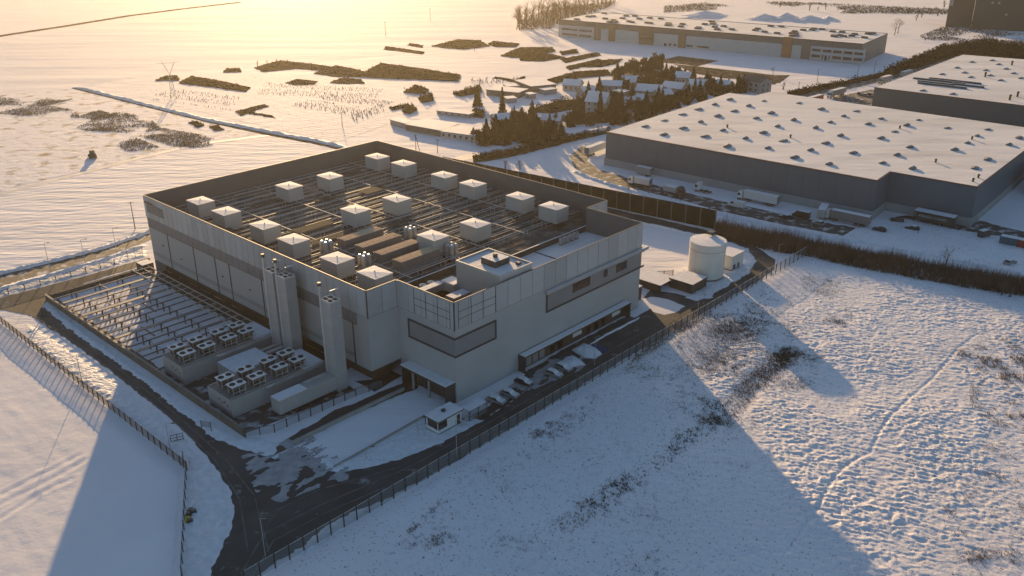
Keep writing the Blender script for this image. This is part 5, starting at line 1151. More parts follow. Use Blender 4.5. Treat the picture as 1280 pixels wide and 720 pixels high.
for x, y, k, s, lab in ((632, 211, 2, 1.1, 'bare bush behind the rear parapet, left of a pair'), (650, 212, 2, 1.2, 'bare bush behind the rear parapet, right of a pair'), (786, 238, 2, 0.75, 'reddish bare bush in the sunny gap beside the noise barrier'), (811, 243, 2, 0.5, 'small bare bush right of the reddish one by the noise barrier'), (850, 252, 2, 0.6, 'bare bush at the road edge above the noise barrier middle'), (886, 262, 2, 0.6, 'bare bush at the right end of the noise barrier'),
  (1122, 42, 1, 1.5, 'big bare tree at the right end of the distant hall'), (1118, 44, 0, 1.3, 'second bare tree beside the big one at the distant hall end'), (966, 95, 1, 0.7, 'bare tree behind the grey two-storey house'), (979, 112, 2, 1.3, 'bare shrub beside the road right of the grey two-storey house')): put_bare(x, y, k, s, lab)
for x, y in ((1012, 13), (1022, 14), (1032, 12), (1047, 14), (975, 9), (1100, 14), (1145, 26), (1152, 22), (1162, 18), (1170, 14), (1180, 9), (1172, 20)): put_bare(x, y, 2, g_.uniform(1.2, 2.2), 'small bare tree on the far scrubland behind the distant hall', 'bare trees on the far scrubland')
for x, y in ((322, 82), (334, 80), (346, 79), (360, 80), (590, 104), (600, 103), (608, 103)): put_bare(x, y, 2, g_.uniform(0.7, 1.1), 'thin bare sapling at the nursery edge', 'bare nursery saplings')

# scrub that nobody could count
def twigs(name, px, n, h0, h1, w, m, seed, lean=0.25, dens=None, label='x', cat='scrub', parts=3, uvpts=None):
    g = np.random.RandomState(seed); P = [(p.x, p.y) for p in (uvpts or [G(*q) for q in px])]; xs = [p[0] for p in P]; ys = [p[1] for p in P]
    x = g.uniform(min(xs), max(xs), n * 9); y = g.uniform(min(ys), max(ys), n * 9); k = inpoly(x, y, P)
    if dens is not None: k &= g.rand(len(x)) < dens(x, y)
    x = x[k][:n]; y = y[k][:n]; V = []; n = len(x)
    hh = (h0 + (h1 - h0) * g.rand(n) ** 1.5) * (0.6 + 0.8 * vnoise(x * 0.15 + seed, y * 0.15))
    B = np.stack([x, y, np.zeros(n)], 1)
    for q in range(parts):
        a = g.rand(n) * 6.283; tip = B + np.stack([g.normal(size=n) * lean * hh, g.normal(size=n) * lean * hh, hh * (0.55 + 0.45 * g.rand(n))], 1); o = np.stack([np.cos(a), np.sin(a), np.zeros(n)], 1) * (w / 2)
        V.append(np.stack([B + o, B - o, tip], 1))
    V = np.concatenate(V).reshape(-1, 3); c = V.mean(0); c[2] = 0; F = np.arange(len(V)).reshape(-1, 3)
    return tag(raw(name, V - c, F, m, loc=tuple(c)), label, cat, kind='stuff')
BELT = [(893, 282), (950, 292), (1000, 302), (1060, 313), (1130, 326), (1200, 340), (1290, 352), (1290, 374), (1200, 360), (1130, 348), (1060, 334), (1010, 321), (960, 314), (930, 305), (893, 296)]
twigs('scrub_thicket', BELT, 12000, 0.8, 5.6, 0.10, M_twig, 5, 0.16, None, 'dark leafless thicket belt between the warehouse road and the rough field', 'thicket', 4)
twigs('scrub_thicket', [(645, 38), (690, 36), (697, 30), (760, 10), (770, 2), (700, 10), (648, 26)], 2600, 1.5, 5.0, 0.3, M_twig, 15, 0.25, None, 'hazy brown undergrowth of the wood left of the distant hall', 'thicket', 4)
for k in range(15):
    x = 905 + k * 26 + g_.uniform(-9, 9); y = 287 + (x - 893) * 0.215 + g_.uniform(0, 9); put_bare(x, y, 2 if k % 3 else 1, g_.uniform(0.75, 1.25) if k % 3 else g_.uniform(0.4, 0.6), 'bare shrub standing up in the dark thicket belt', 'bare shrubs in the thicket belt')
def grass_dens(x, y):
    return np.clip((fbm(x * 0.09 + 3, y * 0.09, 2) - 0.45) * 3, 0.08, 1) * np.clip((fbm(x * 0.9, y * 0.9, 2) - 0.4) * 5, 0.03, 1)
F1 = [W(u, v) for u, v in ((-20, -21), (30, -18.5), (95, -18), (140, -19), (150, -30), (110, -44), (60, -52), (30, -58), (0, -62), (-40, -66), (-58, -50), (-50, -28))]
twigs('dry_grass', None, 60000, 0.2, 0.7, 0.17, M_weed, 6, 0.6, grass_dens, 'dry weeds poking through the snow along the long front fence', 'grass', 3, F1)
PB = [(770, 470), (850, 392), (905, 370), (985, 385), (1030, 450), (1000, 520), (950, 540), (880, 530), (800, 520)]
_pc = G(918, 445)
def pb_dens(x, y): return np.clip(1.25 - np.hypot(x - _pc.x, y - _pc.y) / 26 + 1.6 * (fbm(x * 0.2, y * 0.2, 3) - 0.5), 0, 1)
twigs('dry_grass', PB, 24000, 0.2, 0.7, 0.12, M_grass, 7, 0.5, pb_dens, 'reddish dry grass patch in the sunlit part of the rough field', 'grass', 3)
twigs('dry_grass', [(1000, 345), (1040, 350), (1060, 370), (1030, 372), (1005, 362)], 700, 0.4, 0.9, 0.12, M_grass, 8, 0.5, None, 'brown grass tuft patch near the fence corner under the thicket', 'grass', 3)
F2 = [W(u, v) for u, v in ((-60, -66), (30, -60), (60, -54), (110, -46), (150, -32), (186, -24), (186, -130), (-60, -130))]
twigs('dry_grass', None, 14000, 0.2, 0.6, 0.20, M_weed, 9, 0.6, lambda x, y: np.clip((fbm(x * 0.7 + 13, y * 0.7, 3) - 0.58) * 8, 0.0, 1), 'scattered dark tufts across the rough sunlit field', 'grass', 4, F2)
twigs('dry_grass', [(1195, 440), (1240, 425), (1300, 400), (1300, 700), (1200, 720), (1180, 640), (1230, 560)], 3600, 0.3, 1.1, 0.17, M_grass, 10, 0.5, lambda x, y: np.clip((fbm(x * 0.35 + 23, y * 0.35, 3) - 0.50) * 5, 0.0, 1), 'brown bushy tufts at the right edge of the rough field', 'grass', 4)
DL = strip(DITCH, 4.4); twigs('dry_grass', None, 1300, 0.2, 0.8, 0.14, M_grass, 11, 0.5, None, 'brown weeds lining the shallow ditch across the rough field', 'grass', 3, DL)
for px, n, lab in (([(-30, 132), (0, 122), (30, 124), (60, 132), (95, 138), (100, 148), (50, 146), (20, 144), (-10, 142)], 3200, 'long brown reed strip at the far left'), ([(95, 160), (125, 145), (150, 140), (188, 148), (200, 160), (250, 168), (285, 178), (250, 185), (215, 183), (180, 172), (150, 166), (105, 163)], 6000, 'broad brown reed patch left of the drain bank'), ([(95, 146), (125, 138), (138, 142), (118, 150)], 800, 'small brown scrub patch above the broad reed patch'), ([(40, 128), (70, 119), (92, 124), (60, 132)], 500, 'faint brown scrub near the far left reed strip'), ([(130, 175), (170, 172), (200, 184), (160, 190)], 900, 'thin grey scrub below the broad reed patch')):
    twigs('reed_bed', px, n, 0.3, 1.0, 0.25, M_reed, 12 + n % 17, 0.45, lambda x, y: np.clip((fbm(x * 0.06 + 7, y * 0.06, 3) - 0.36) * 5, 0.0, 1), lab, 'reeds', 3)
twigs('scrub_land', [(830, 8), (900, 2), (1000, 3), (1190, 12), (1190, 18), (1000, 16), (900, 12), (830, 16)], 4000, 0.8, 2.2, 0.5, M_weed, 31, 0.5, lambda x, y: np.clip((fbm(x * 0.02, y * 0.02, 3) - 0.42) * 6, 0, 1), 'brown scrubland strip behind the distant hall', 'scrub', 3)
twigs('scrub_land', [(1150, 45), (1200, 25), (1290, 42), (1290, 62), (1220, 52), (1160, 56)], 2500, 0.6, 2.0, 0.4, M_weed, 32, 0.5, lambda x, y: np.clip((fbm(x * 0.03, y * 0.03, 3) - 0.4) * 6, 0, 1), 'brown scrub in front of the very dark block', 'scrub', 3)
# nursery rows: short canes in lines
def rows(name, px, n_rows, per, h, label, seed, m=M_weed):
    a, b, c, d_ = [G(*q) for q in px]; g = np.random.RandomState(seed); V = []
    for i in range(n_rows):
        
        if g.rand() < 0.15: continue
        p = a.lerp(d_, i / max(1, n_rows - 1)); q = b.lerp(c, i / max(1, n_rows - 1))
        for k in range(per):
            if g.rand() < 0.35: continue
            o = p.lerp(q, (k + 0.8 * g.rand()) / per) + Vector((g.normal() * 0.3, g.normal() * 0.3, 0)); hh = h * (0.5 + 0.6 * g.rand()); w = 0.14 + 0.12 * g.rand()
            for e in ((w, 0), (0, w)): V += [(o.x - e[0], o.y - e[1], 0), (o.x + e[0], o.y + e[1], 0), (o.x + g.normal() * 0.15, o.y + g.normal() * 0.15, hh)]
    V = np.array(V); cc = V.mean(0); cc[2] = 0
    return tag(raw(name, V - cc, np.arange(len(V)).reshape(-1, 3), m, loc=tuple(cc)), label, 'nursery rows', kind='stuff')
rows('nursery_row', [(410, 118), (490, 128), (455, 146), (362, 132)], 16, 46, 0.8, 'rows of thin nursery canes in the golden plot behind the data centre', 3)
rows('nursery_row', [(438, 146), (478, 132), (480, 138), (442, 152)], 3, 22, 1.6, 'tall cane row at the edge of the golden plot', 4)
rows('nursery_row', [(215, 112), (300, 122), (290, 138), (180, 122)], 10, 40, 0.9, 'low nursery rows around the foot of the lattice pylon', 5)
rows('nursery_row', [(330, 104), (480, 112), (470, 122), (320, 118)], 10, 60, 0.8, 'low golden stubble rows under the sun glint', 6)
rows('nursery_row', [(590, 100), (648, 96), (652, 104), (596, 106)], 5, 30, 1.8, 'thin cane rows behind the sunlit long shed roof', 7)

# ================================================================== VILLAGE AND SHEDS
def gable(name, label, px, lu, lv, h, rh, rz, mw=None, cat='house', windows=True, mr=None, chim=True):
    r = thing(name, label, cat, tuple(G(*px)), rz); mw = mw or M_plaster
    m = MB(); m.box(-lu / 2, lu / 2, -lv / 2, lv / 2, 0, h)
    m.poly([(-lu / 2, -lv / 2, h), (-lu / 2, lv / 2, h), (-lu / 2, 0, h + rh)]); m.poly([(lu / 2, -lv / 2, h), (lu / 2, 0, h + rh), (lu / 2, lv / 2, h)]); m.build('wall', mw, r)
    e = 0.5; k = rh / (lv / 2); mm = MB()
    for s in (-1, 1):
        p = [(-lu / 2 - e, s * (lv / 2 + e), h - e * k), (lu / 2 + e, s * (lv / 2 + e), h - e * k), (lu / 2 + e, 0, h + rh + 0.02), (-lu / 2 - e, 0, h + rh + 0.02)]; q = [(x, y, z + 0.3) for x, y, z in p]
        if s > 0: p = p[::-1]; q = q[::-1]
        mm.poly(q, 0); mm.poly(p[::-1], 1)
        for i in range(4): mm.poly([p[i], p[(i + 1) % 4], q[(i + 1) % 4], q[i]], 1)
    ro = mm.build('roof', [mr or M_snowcap, M_tile], r)
    if chim: MB().box(lu * 0.2, lu * 0.2 + 0.7, 0.5, 1.2, h + rh * 0.4, h + rh + 1.1).build('chimney', M_tile, ro)
    if windows:
        for s in (-1, 1):
            for z in ([1.0] if h < 4 else [1.0, 3.8]):
                for x in (-lu * 0.3, 0, lu * 0.3): MB().box(x - 0.5, x + 0.5, s * (lv / 2) - 0.04 + s * 0.03, s * (lv / 2) + 0.04 + s * 0.03, z, z + 1.3).build('window', M_glass, r)
                for y in (-lv * 0.2, lv * 0.2): MB().box(s * (lu / 2) - 0.04 + s * 0.03, s * (lu / 2) + 0.04 + s * 0.03, y - 0.45, y + 0.45, z, z + 1.3).build('window', M_glass, r)
    return r
def flat(name, label, px4, h, mw, cat='shed', slope=0.0, win=0):
    """px4: foot of the front wall left and right end, then roof depth in metres"""
    a = G(*px4[0]); b = G(*px4[1]); d = b - a; l_ = d.length; dep = px4[2]; r = thing(name, label, cat, tuple(a), math.atan2(d.y, d.x))
    MB().box(0, l_, 0, dep, 0, h).build('wall', mw, r)
    m = MB(); m.box(-0.3, l_ + 0.3, -0.3, dep + 0.3, h, h + 0.18, 0); m.box(-0.25, l_ + 0.25, -0.25, dep + 0.25, h + 0.185, h + 0.36, 1); m.build('roof', [M_tile, M_snowcap], r)
    for k in range(win):
        x = (k + 0.5) * l_ / win; MB().box(x - 0.6, x + 0.6, -0.05, -0.01, 0.9, min(h - 0.3, 2.2)).build('window', M_glass, r)
    return r
gable('house', 'white gabled house with snowy roof among dark conifers in front', (748, 139), 11, 9, 5.6, 4.4, R_(-30))
gable('house', 'grey two-storey house with shallow roof beside the main road bend', (945, 114), 13, 10, 6.5, 2.2, R_(-55), M_plasterg, mr=M_tile)
gable('house', 'low round-roofed house among the conifers, left of two', (763, 112), 13, 9, 3.0, 2.2, R_(-12), M_plasterg)
gable('house', 'snow-roofed house right of the white gabled house', (812, 120), 14, 9, 3.4, 3.0, R_(-20), M_plasterg)
gable('house', 'house with dark skylight roof near the big warehouse edge', (843, 116), 12, 9, 3.4, 2.6, R_(-35), M_plasterg)
gable('house', 'snow-roofed house farthest right before the pine row', (856, 103), 11, 8, 3.4, 2.8, R_(-25), M_plaster)
gable('house', 'small house with sunlit white end wall behind the dark grove', (627, 160), 9, 7, 5.0, 2.0, R_(20), M_plaster)
gable('house', 'small low house between the grove and the white gabled house', (690, 156), 9, 7, 3.0, 2.2, R_(-15), M_plasterg)
for (x, y, lu, lv, h, rh, rz, lab) in ((716, 112, 10, 8, 3.2, 2.6, -20, 'small snow-roofed house at the top left of the village gardens'), (733, 120, 9, 7, 3.0, 2.4, 35, 'small snow-roofed house just behind the white gabled house'), (792, 108, 11, 8, 3.2, 2.8, 10, 'snow-roofed house behind the pair of tall dark conifers'), (800, 132, 10, 8, 3.4, 2.8, -40, 'snow-roofed house half hidden right of the white gabled house'), (828, 124, 9, 7, 3.0, 2.4, 25, 'small house tucked between round trees near the warehouse roof edge'), (872, 112, 10, 8, 3.2, 2.6, -10, 'small snow-roofed house in the pine row near the grey house'), (905, 112, 9, 7, 3.0, 2.4, -45, 'small house left of the grey two-storey house')): gable('house', lab, (x, y), lu, lv, h, rh, R_(rz), M_plasterg if lu % 2 else M_plaster)
flat('long_shed', 'long dark-fronted nursery shed with sunlit snow roof, left of the joined pair', ((507, 163), (550, 171), 15), 2.8, M_shedw)
flat('long_shed', 'pale-fronted nursery shed, right of the joined pair', ((551, 172), (594, 178), 15), 2.8, M_plaster, win=6)
flat('greenhouse', 'low pale greenhouse behind the joined pair of sheds', ((546, 143), (586, 148), 6), 1.8, M_plinth, 'greenhouse', win=5)
flat('shed', 'small grey annex at the left end of the joined sheds', ((488, 156), (506, 161), 6), 2.4, M_plasterg)
flat('long_shed', 'long shed with a brightly sunlit roof above the spire conifer', ((608, 119), (648, 123), 12), 3.0, M_shedw)
flat('shed', 'flat shed with brown front and sunlit roof above the garden hedge', ((664, 116), (695, 113), 22), 3.4, M_shedw)
flat('shed', 'small grey shed with white roof right of the brown-fronted shed', ((681, 119), (696, 117), 6), 2.6, M_plasterg)
flat('shed', 'tiny white-roofed shed left of the garden hedge', ((662, 124), (670, 123), 5), 2.4, M_plasterg)
flat('shed', 'low white-roofed outbuilding below the round-roofed house', ((766, 119), (780, 121), 6), 2.4, M_plasterg)
flat('shed', 'low shed with snow roof at the left of the dark grove', ((634, 129), (646, 128), 6), 2.2, M_plasterg)
flat('shed', 'pale nursery shed behind the cane rows', ((634, 113), (650, 112), 8), 2.0, M_lampg)
for i, (x, y, r_, h) in enumerate(((983, 24, 11, 6), (1013, 26, 12, 5), (880, 20, 18, 5), (955, 24, 13, 5), (1035, 25, 9, 3.5))):
    c = G(x, y); mb = MB(); n = 14; rings = 5; rr = random.Random(i)
    for k in range(rings + 1):
        f = k / rings
        for j in range(n): mb.v.append((math.cos(j * 6.283 / n) * r_ * (1 - f) * (0.8 + 0.4 * rr.random()) * 1.4, math.sin(j * 6.283 / n) * r_ * (1 - f) * (0.8 + 0.4 * rr.random()), h * f ** 0.9))
    for k in range(rings):
        for j in range(n): q = (j + 1) % n; mb._f((k * n + j, k * n + q, (k + 1) * n + q, (k + 1) * n + j), 0)
    o = mb.build('snow_heap', M_bank, loc=tuple(c), rz=rr.random()); tag(o, ('pointed snow-covered earth heap behind the distant hall roof', 'broad snow-covered heap right of the pointed one', 'long rounded snow heap behind the middle of the hall roof', 'snow heap just left of the pointed one', 'low snow heap at the far right of the heaps')[i], 'heap')

# ================================================================== POLES, PYLON
def lamp(x, y, h, label, arm=1.2, m=None):
    r = thing('street_lamp', label, 'street lamp', tuple(G(x, y)), g_.uniform(-0.4, 0.4)); MB().cyl(0, 0, 0, h, 0.09, 0.05, n=7).build('pole', m or M_lampg, r)
    MB().tube((0, 0, h), (arm, 0, h + 0.15), 0.05, n=5).build('arm', m or M_lampg, r); MB().box(arm - 0.1, arm + 0.55, -0.12, 0.12, h + 0.08, h + 0.22).build('lamp_head', M_steeld, r); return r
for x, y, h, lab in ((63, 339, 9, 'slim street lamp at the upper left road, leftmost of the row'), (108, 335, 9, 'slim street lamp at the upper left road, second of the row'), (147, 320, 9, 'slim street lamp at the upper left road by the black gate'), (103, 478, 7, 'slim lamp post on the verge of the left access road'), (213, 562, 6, 'short lamp post beside the turnstile'), (571, 571, 8.5, 'pale lamp post at the front road below the guardhouse'), (332, 697, 8, 'pale lamp post at the road junction near the bottom'), (743, 456, 7.5, 'lamp post by the blue parking bay'), (871, 404, 8, 'lamp post at the bend of the front road near the tank'), (971, 333, 7, 'lamp post at the ring road corner by the thicket'), (523, 545, 4, 'short post in the forecourt snow'), (458, 574, 2.6, 'dark marker post by the forecourt kerb')): lamp(x, y, h, lab)
def pole(x, y, h, label, m=None, cross=True, aframe=False):
    r = thing('utility_pole', label, 'utility pole', tuple(G(x, y)), 0.3); MB().cyl(0, 0, 0, h, 0.17, 0.11, n=7).build('shaft', m or M_wood, r)
    if cross: MB().box(-0.9, 0.9, -0.07, 0.07, h - 0.5, h - 0.35).build('crossarm', m or M_wood, r)
    if aframe: MB().tube((1.6, 0, 0), (0.1, 0, h - 0.4), 0.14, n=6).build('brace', m or M_wood, r)
for x, y, h, lab, af in ((169, 286, 9.5, 'dark utility pole at the field edge left of the data centre', False), (520, 189, 7.5, 'A-framed utility pole behind the back corner of the data centre', True), (547, 191, 6, 'short utility pole right of the A-framed one', False), (482, 45, 11, 'far thin utility pole in the bright field, left of two', False), (538, 26, 11, 'far thin utility pole in the bright field, right of two', False), (1021, 106, 9.5, 'utility pole before the hall, left of the roadside three', False), (1071, 100, 9, 'utility pole before the hall, middle of the roadside three', False), (1092, 94, 9, 'utility pole before the hall, right of the roadside three', False), (1144, 87, 9.5, 'utility pole at the end of the roadside hedge', False), (1156, 83, 9, 'second utility pole at the end of the roadside hedge', False), (998, 113, 5, 'short dark roadside post near the grey two-storey house', False), (428, 158, 7, 'thin pole at the edge of the golden plot', False), (593, 64, 8, 'faint pole near the far dark beds', False), (1233, 48, 16, 'tall mast in front of the very dark block', False)): pole(x, y, h, lab, aframe=af)
r = thing('lattice_pylon', 'steel lattice pylon with forked head in the bright upper left field', 'pylon', tuple(G(217, 123)), 0.4); m = MB(); H_ = 20
def leg(z): return 1.5 - 1.1 * z / 14 if z < 14 else 0.4
zs = [0, 3, 6, 9, 11.5, 14]
for z0, z1 in zip(zs[:-1], zs[1:]):
    a_, b_ = leg(z0), leg(z1); c4 = [(-1, -1), (1, -1), (1, 1), (-1, 1)]
    for i in range(4):
        p, q = c4[i], c4[(i + 1) % 4]; m.tube((p[0] * a_, p[1] * a_, z0), (p[0] * b_, p[1] * b_, z1), 0.11, n=4); m.tube((p[0] * a_, p[1] * a_, z0), (q[0] * b_, q[1] * b_, z1), 0.07, n=3); m.tube((p[0] * b_, p[1] * b_, z1), (q[0] * b_, q[1] * b_, z1), 0.06, n=3)
m.build('mast', M_steel, r); m = MB()
for s in (-1, 1):
    m.tube((s * 0.4, 0, 14), (s * 3.2, 0, 19.5), 0.12, n=4); m.tube((s * 0.4, 0.3, 14), (s * 2.6, 0, 19.5), 0.08, n=3); m.tube((s * 3.2, 0, 19.5), (s * 6, 0, 19.7), 0.09, n=4); m.tube((s * 3.2, 0, 19.5), (s * 3.2, 0, 20.8), 0.09, n=4)
m.tube((-3.2, 0, 19.5), (3.2, 0, 19.5), 0.1, n=4); m.build('crossarm', M_steel, r)

# ================================================================== VEHICLES
def wheels(r, xs, y, rad=0.5, w=0.3):
    for x in xs:
        for s in (-1, 1):
            m = MB(); m.tube((x, s * y - w / 2, rad), (x, s * y + w / 2, rad), rad, n=14); t = m.build('wheel', M_tyre, r)
            MB().tube((x, s * (y + w / 2) , rad), (x, s * (y + w / 2 + 0.02), rad), rad * 0.5, n=10).build('hub', M_lampg, t)
def truck(label, loc, rz, ltr=13.6, mt=None, mc=None, cab=True, mtop=None, group=None, name='semi_truck', hb=4.0):
    """front of the tractor towards +x, origin at the tail"""
    r = thing(name, label, 'truck', tuple(loc), rz, group)
    if ltr > 0:
        MB().box(0, ltr, -1.27, 1.27, 1.25, hb).build('trailer_box', mt or M_tarp, r); MB().box(0.05, ltr - 0.05, -1.25, 1.25, hb + 0.003, hb + 0.07).build('roof_snow', mtop or M_snowcap, r)
        MB().box(0.2, ltr - 0.3, -0.5, 0.5, 0.85, 1.24).build('chassis', M_steeld, r); MB().box(-0.04, -0.004, -1.2, 1.2, 1.35, hb - 0.1).build('rear_door', M_band, r); wheels(r, (1.8, 3.1, 4.4) if ltr > 10 else (1.6,), 1.05)
    if cab:
        x = ltr + 0.5; c = MB(); pr = [(x, 0.9), (x + 2.15, 0.9), (x + 2.25, 1.9), (x + 2.0, 3.0), (x + 1.3, 3.7), (x, 3.75)]
        b = len(c.v); n = len(pr)
        for yy in (-1.2, 1.2): c.v += [(px, yy, pz) for px, pz in pr]
        c._f([b + i for i in range(n - 1, -1, -1)][::-1], 0); c._f([b + n + i for i in range(n - 1, -1, -1)], 0)
        for i in range(n): j = (i + 1) % n; c._f((b + i, b + n + i, b + n + j, b + j), 0)
        cb = c.build('cab', mc or M_carw, r); MB().poly([(x + 2.26, -1.05, 1.95), (x + 2.26, 1.05, 1.95), (x + 2.03, 1.05, 2.95), (x + 2.03, -1.05, 2.95)]).build('windscreen', M_glass, cb)
        for s in (-1, 1): MB().box(x + 0.9, x + 1.9, s * 1.22 - 0.01, s * 1.22 + 0.01, 1.9, 2.8).build('side_window', M_glass, cb)
        MB().box(max(0, x - 3.2) if ltr > 0 else x - 4.5, x + 2.2, -0.55, 0.55, 0.5, 0.88).build('tractor_frame', M_steeld, r); wheels(r, (x + 1.4, x - 2.0), 1.05)
    return r
def car(label, loc, rz, m, snow=False, L_=4.4, van=False, group=None):
    r = thing('parked_car' if not van else 'van', label, 'car' if not van else 'van', tuple(loc), rz, group); h = 1.0; wv = 0.9
    b = MB(); pr = [(-L_ / 2, 0.35), (L_ / 2, 0.35), (L_ / 2 + 0.02, 0.65), (L_ / 2 - 0.1, 0.85), (L_ * 0.22, 0.98), (-L_ / 2 + 0.15, 1.0), (-L_ / 2, 0.8)]
    if van: pr = [(-L_ / 2, 0.4), (L_ / 2, 0.4), (L_ / 2, 1.0), (L_ * 0.36, 1.35), (L_ * 0.26, 2.3), (L_ * 0.2, 2.45), (-L_ / 2, 2.5)]
    n = len(pr)
    for yy in (-wv, wv): b.v += [(x, yy, z) for x, z in pr]
    b._f(list(range(n)), 0); b._f(list(range(2 * n - 1, n - 1, -1)), 0)
    for i in range(n): j = (i + 1) % n; b._f((j, i, n + i, n + j), 0)
    bd = b.build('body', m, r)
    if not van:
        g = MB(); q = [(-L_ * 0.42, 1.0), (L_ * 0.22, 0.98), (L_ * 0.06, 1.45), (-L_ * 0.30, 1.45)]; w2 = (wv - 0.03, wv - 0.03, wv - 0.2, wv - 0.2)
        for s in (-1, 1): g.v += [(x, s * w, z) for (x, z), w in zip(q, w2)]
        g._f([0, 1, 2, 3], 0); g._f([7, 6, 5, 4], 0)
        for i in range(4): j = (i + 1) % 4; g._f((j, i, 4 + i, 4 + j), 0)
        g.build('cabin_glass', M_glass, r); MB().box(-L_ * 0.30, L_ * 0.06, -wv + 0.2, wv - 0.2, 1.452, 1.5 if not snow else 1.58).build('roof', M_snowcap if snow else m, r)
        if snow: MB().poly([(L_ * 0.07, -wv + 0.2, 1.46), (L_ * 0.07, wv - 0.2, 1.46), (L_ * 0.225, wv - 0.06, 1.02), (L_ * 0.225, -wv + 0.06, 1.02)][::-1]).poly([(L_ * 0.24, -0.8, 1.03), (L_ * 0.46, -0.8, 0.93), (L_ * 0.46, 0.8, 0.93), (L_ * 0.24, 0.8, 1.03)]).build('snow_cover', M_snowcap, r)
        for s in (-0.6, 0.6): MB().box(L_ / 2 + 0.0, L_ / 2 + 0.04, s - 0.18, s + 0.18, 0.62, 0.76).build('headlight', M_white, r)
    else:
        MB().poly([(L_ * 0.365, -0.75, 1.4), (L_ * 0.365, 0.75, 1.4), (L_ * 0.272, 0.7, 2.25), (L_ * 0.272, -0.7, 2.25)]).build('windscreen', M_glass, bd)
        for s in (-1, 1): MB().box(L_ * 0.10, L_ * 0.28, s * (wv + 0.005) - 0.006, s * (wv + 0.005) + 0.006, 1.45, 2.1).build('side_window', M_glass, bd)
        MB().box(-L_ / 2 + 0.05, L_ * 0.18, -wv + 0.05, wv - 0.05, 2.503, 2.56).build('roof_snow', M_snowcap, r)
    wheels(r, (-L_ * 0.3, L_ * 0.3), wv - 0.1, 0.33, 0.2); return r
AF = math.atan2(fd.y, fd.x)                     # along the big warehouse front, to the right
AL = AF + math.pi
truck('long pale semi-trailer parked by the left end of the big warehouse', G(733, 196), AF + R_(92), 13.6, M_tarpw, cab=False, name='semi_trailer')
truck('white box truck at the warehouse loop, nearer of the two facing left', G(813, 235), AL + R_(4), 6.5, M_tarpw, hb=3.6, name='box_truck')
truck('pale trailer standing behind the white box truck at the warehouse', G(814, 222), AL, 6.5, M_plinth, cab=False, name='semi_trailer', hb=3.8)
truck('grey box truck right of the white one, facing right on the loop road', G(831, 241), AF - R_(4), 5.5, M_tarp, M_steeld, hb=3.2, name='box_truck')
truck('lone white tractor unit with dark bare chassis on the loop road', G(877, 240), AL, 0, name='tractor_unit')
truck('long white semi-trailer truck by the middle of the big warehouse front', G(972, 259), AL, 12.8, M_tarpw)
truck('grey tarpaulin semi-trailer truck under the notch of the big warehouse', G(1086, 285), AL, 13.0, mat('trailer_grey', (0.17, 0.17, 0.175), 0.6, 0.1, 0.6))
truck('dark flat trailer at the right end of the big warehouse front', G(1182, 283), AL, 9, M_steeld, cab=False, name='semi_trailer', hb=2.2)
truck('white-roofed semi truck on the far main road near the grey house', G(1054, 118), AF + R_(262) , 13.6, M_tarp)
truck('red trailer half hidden behind the big warehouse roof', G(1026, 127), AF + R_(262), 12, M_red, cab=False, name='semi_trailer')
truck('semi truck with pale cab on the far main road past the bend', G(1112, 102), AF + R_(262), 10, M_tarp, M_plaster)
truck('last trailer on the far main road before the hedge end', G(1138, 95), AF + R_(262), 12, M_tarp, cab=False, name='semi_trailer')
for i, (x, y) in enumerate(((741, 168), (746, 167), (751, 166), (756, 165))): car(('leftmost', 'second from left', 'second from right', 'rightmost')[i] + ' of four pale vans at the left corner of the big warehouse', G(x, y), AF + R_(90), M_carw, L_=5.6, van=True)
car('dark car parked in the warehouse yard left of the flat trailer', G(1140, 287), AL, M_carb, True); car('silver car parked against the front of the big warehouse', G(1022, 281), AL, M_cars, True)
truck('grey semi-trailer at the dock between the two long trucks', G(1030, 268), AF - R_(78), 8, M_tarp, cab=False, name='semi_trailer')
car('white delivery van facing left before the long white truck', G(920, 259), AL, M_carw, L_=6.5, van=True)
car('dark van parked right of the long white truck', G(1001, 272), AL, M_carb, L_=6.0, van=True)
car('black car with snowy roof on the warehouse road', G(981, 273), AL, M_carb, True)
car('black car beside the tail of the grey tarpaulin truck', G(1099, 289), AL, M_carb)
car('dark car in the snowy corner of the warehouse notch', G(1121, 277), AL + 0.3, M_carb)
car('silver car parked at the right edge beside the thicket', G(1262, 330), AF - R_(20) + R_(90), M_cars, True)
car('dark loader van near the teal container', G(1230, 296), AF + R_(70), M_steeld, L_=5, van=True)
FR = TH + math.pi * 1.5                        # facing the front road
for x, y, m, s, lab, dr in ((637, 495, M_cars, True, 'snow-streaked car parked at the front kerb, left of the dark one', 0.15), (655, 480, M_carb, True, 'dark car with snow-white windscreen parked under the long canopy end', 0.1), (620, 503, M_cars, True, 'snow-covered car nearest to the smoking shelter', 0.2), (692, 470, M_cars, True, 'snow-covered car beside the first snow mound', 0.1), (704, 462, M_cars, True, 'snow-covered car right next to the first snow mound', 0.05)):
    car(lab, G(x, y), FR + dr, m, s)
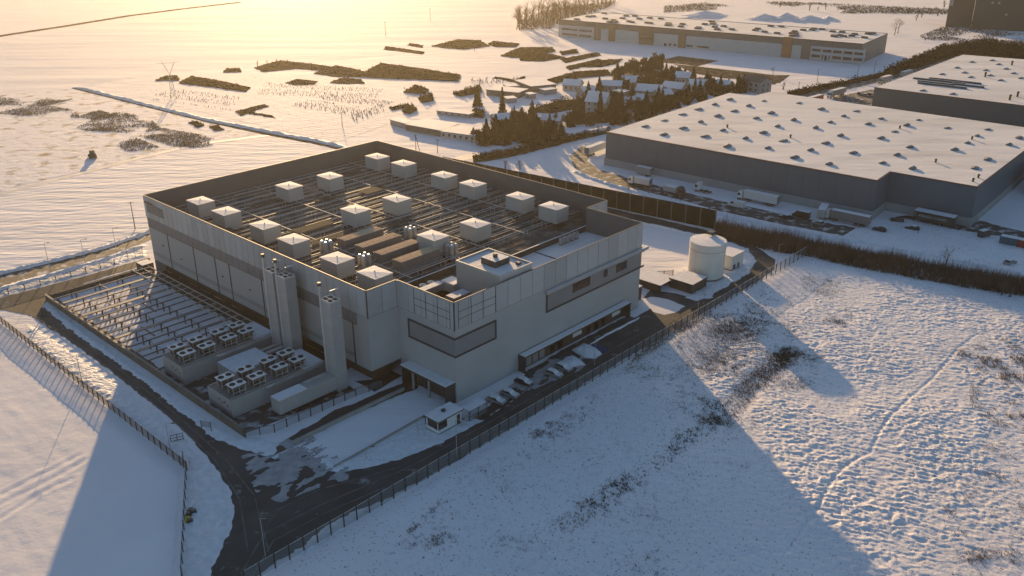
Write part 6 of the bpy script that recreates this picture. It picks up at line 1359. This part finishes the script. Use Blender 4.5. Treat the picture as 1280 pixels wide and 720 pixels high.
for i, (x, y, m) in enumerate(((1074, 118, M_carb), (1081, 120, M_cars), (1087, 119, M_carb), (1092, 120, M_carw))): car(('black car, leftmost in the small car park behind the warehouses', 'silver car, second from left in the small car park', 'black car, second from right in the small car park', 'white car, rightmost in the small car park')[i], G(x, y), AF + R_(100), m, True)
r = thing('tractor', 'small dark tractor with blade standing alone in the left scrub field', 'tractor', tuple(G(116, 197)), AF + R_(160))
MB().box(-2.6, 1.4, -1.0, 1.0, 0.7, 1.7).build('body', M_carb, r); MB().box(-1.6, 0.6, -0.95, 0.95, 1.7, 3.4).build('cab', M_steeld, r); MB().box(1.9, 2.2, -1.6, 1.6, 0.2, 1.2).build('blade', M_steeld, r); MB().box(1.4, 1.9, -0.2, 0.2, 0.6, 0.9).build('blade_arm', M_steeld, r); wheels(r, (-1.6, 1.0), 1.2, 0.8, 0.5)
o = thing('shipping_container', 'teal shipping container with snowy top at the right edge', 'container', tuple(G(1248, 305)), AF); MB().box(0, 7, 0, 2.6, 0, 2.7).build('body', M_teal, o); MB().box(0.1, 6.9, 0.1, 2.5, 2.7, 2.8).build('roof_snow', M_snowcap, o); MB().box(-0.05, 0, 0.2, 2.4, 0.2, 2.5).build('door', M_teal, o)
o = thing('shipping_container', 'red shipping container with snowy top at the right edge', 'container', tuple(G(1270, 310)), AF); MB().box(0, 7, 0, 2.6, 0, 2.8).build('body', M_red, o); MB().box(0.1, 6.9, 0.1, 2.5, 2.8, 2.92).build('roof_snow', M_snowcap, o); MB().box(-0.05, 0, 0.2, 2.4, 0.2, 2.6).build('door', M_red, o)
o = thing('waste_pile', 'small heap of black and lime sacks against the bottom left fence', 'sacks', tuple(G(236, 645)), 0.4)
for k, (x, y, z, m) in enumerate(((0, 0, 0, M_carb), (0.3, 0.9, 0, M_carb), (0.5, 1.8, 0, M_carw), (-0.2, -1.3, 0, M_lime), (0.1, -1.9, 0, M_carb), (0.9, 0.5, 0, M_carb))): MB().frus(x - 0.6, x + 0.6, y - 0.5, y + 0.5, 0, 0.8, 0.25, 0.2).build('sack', m, o)
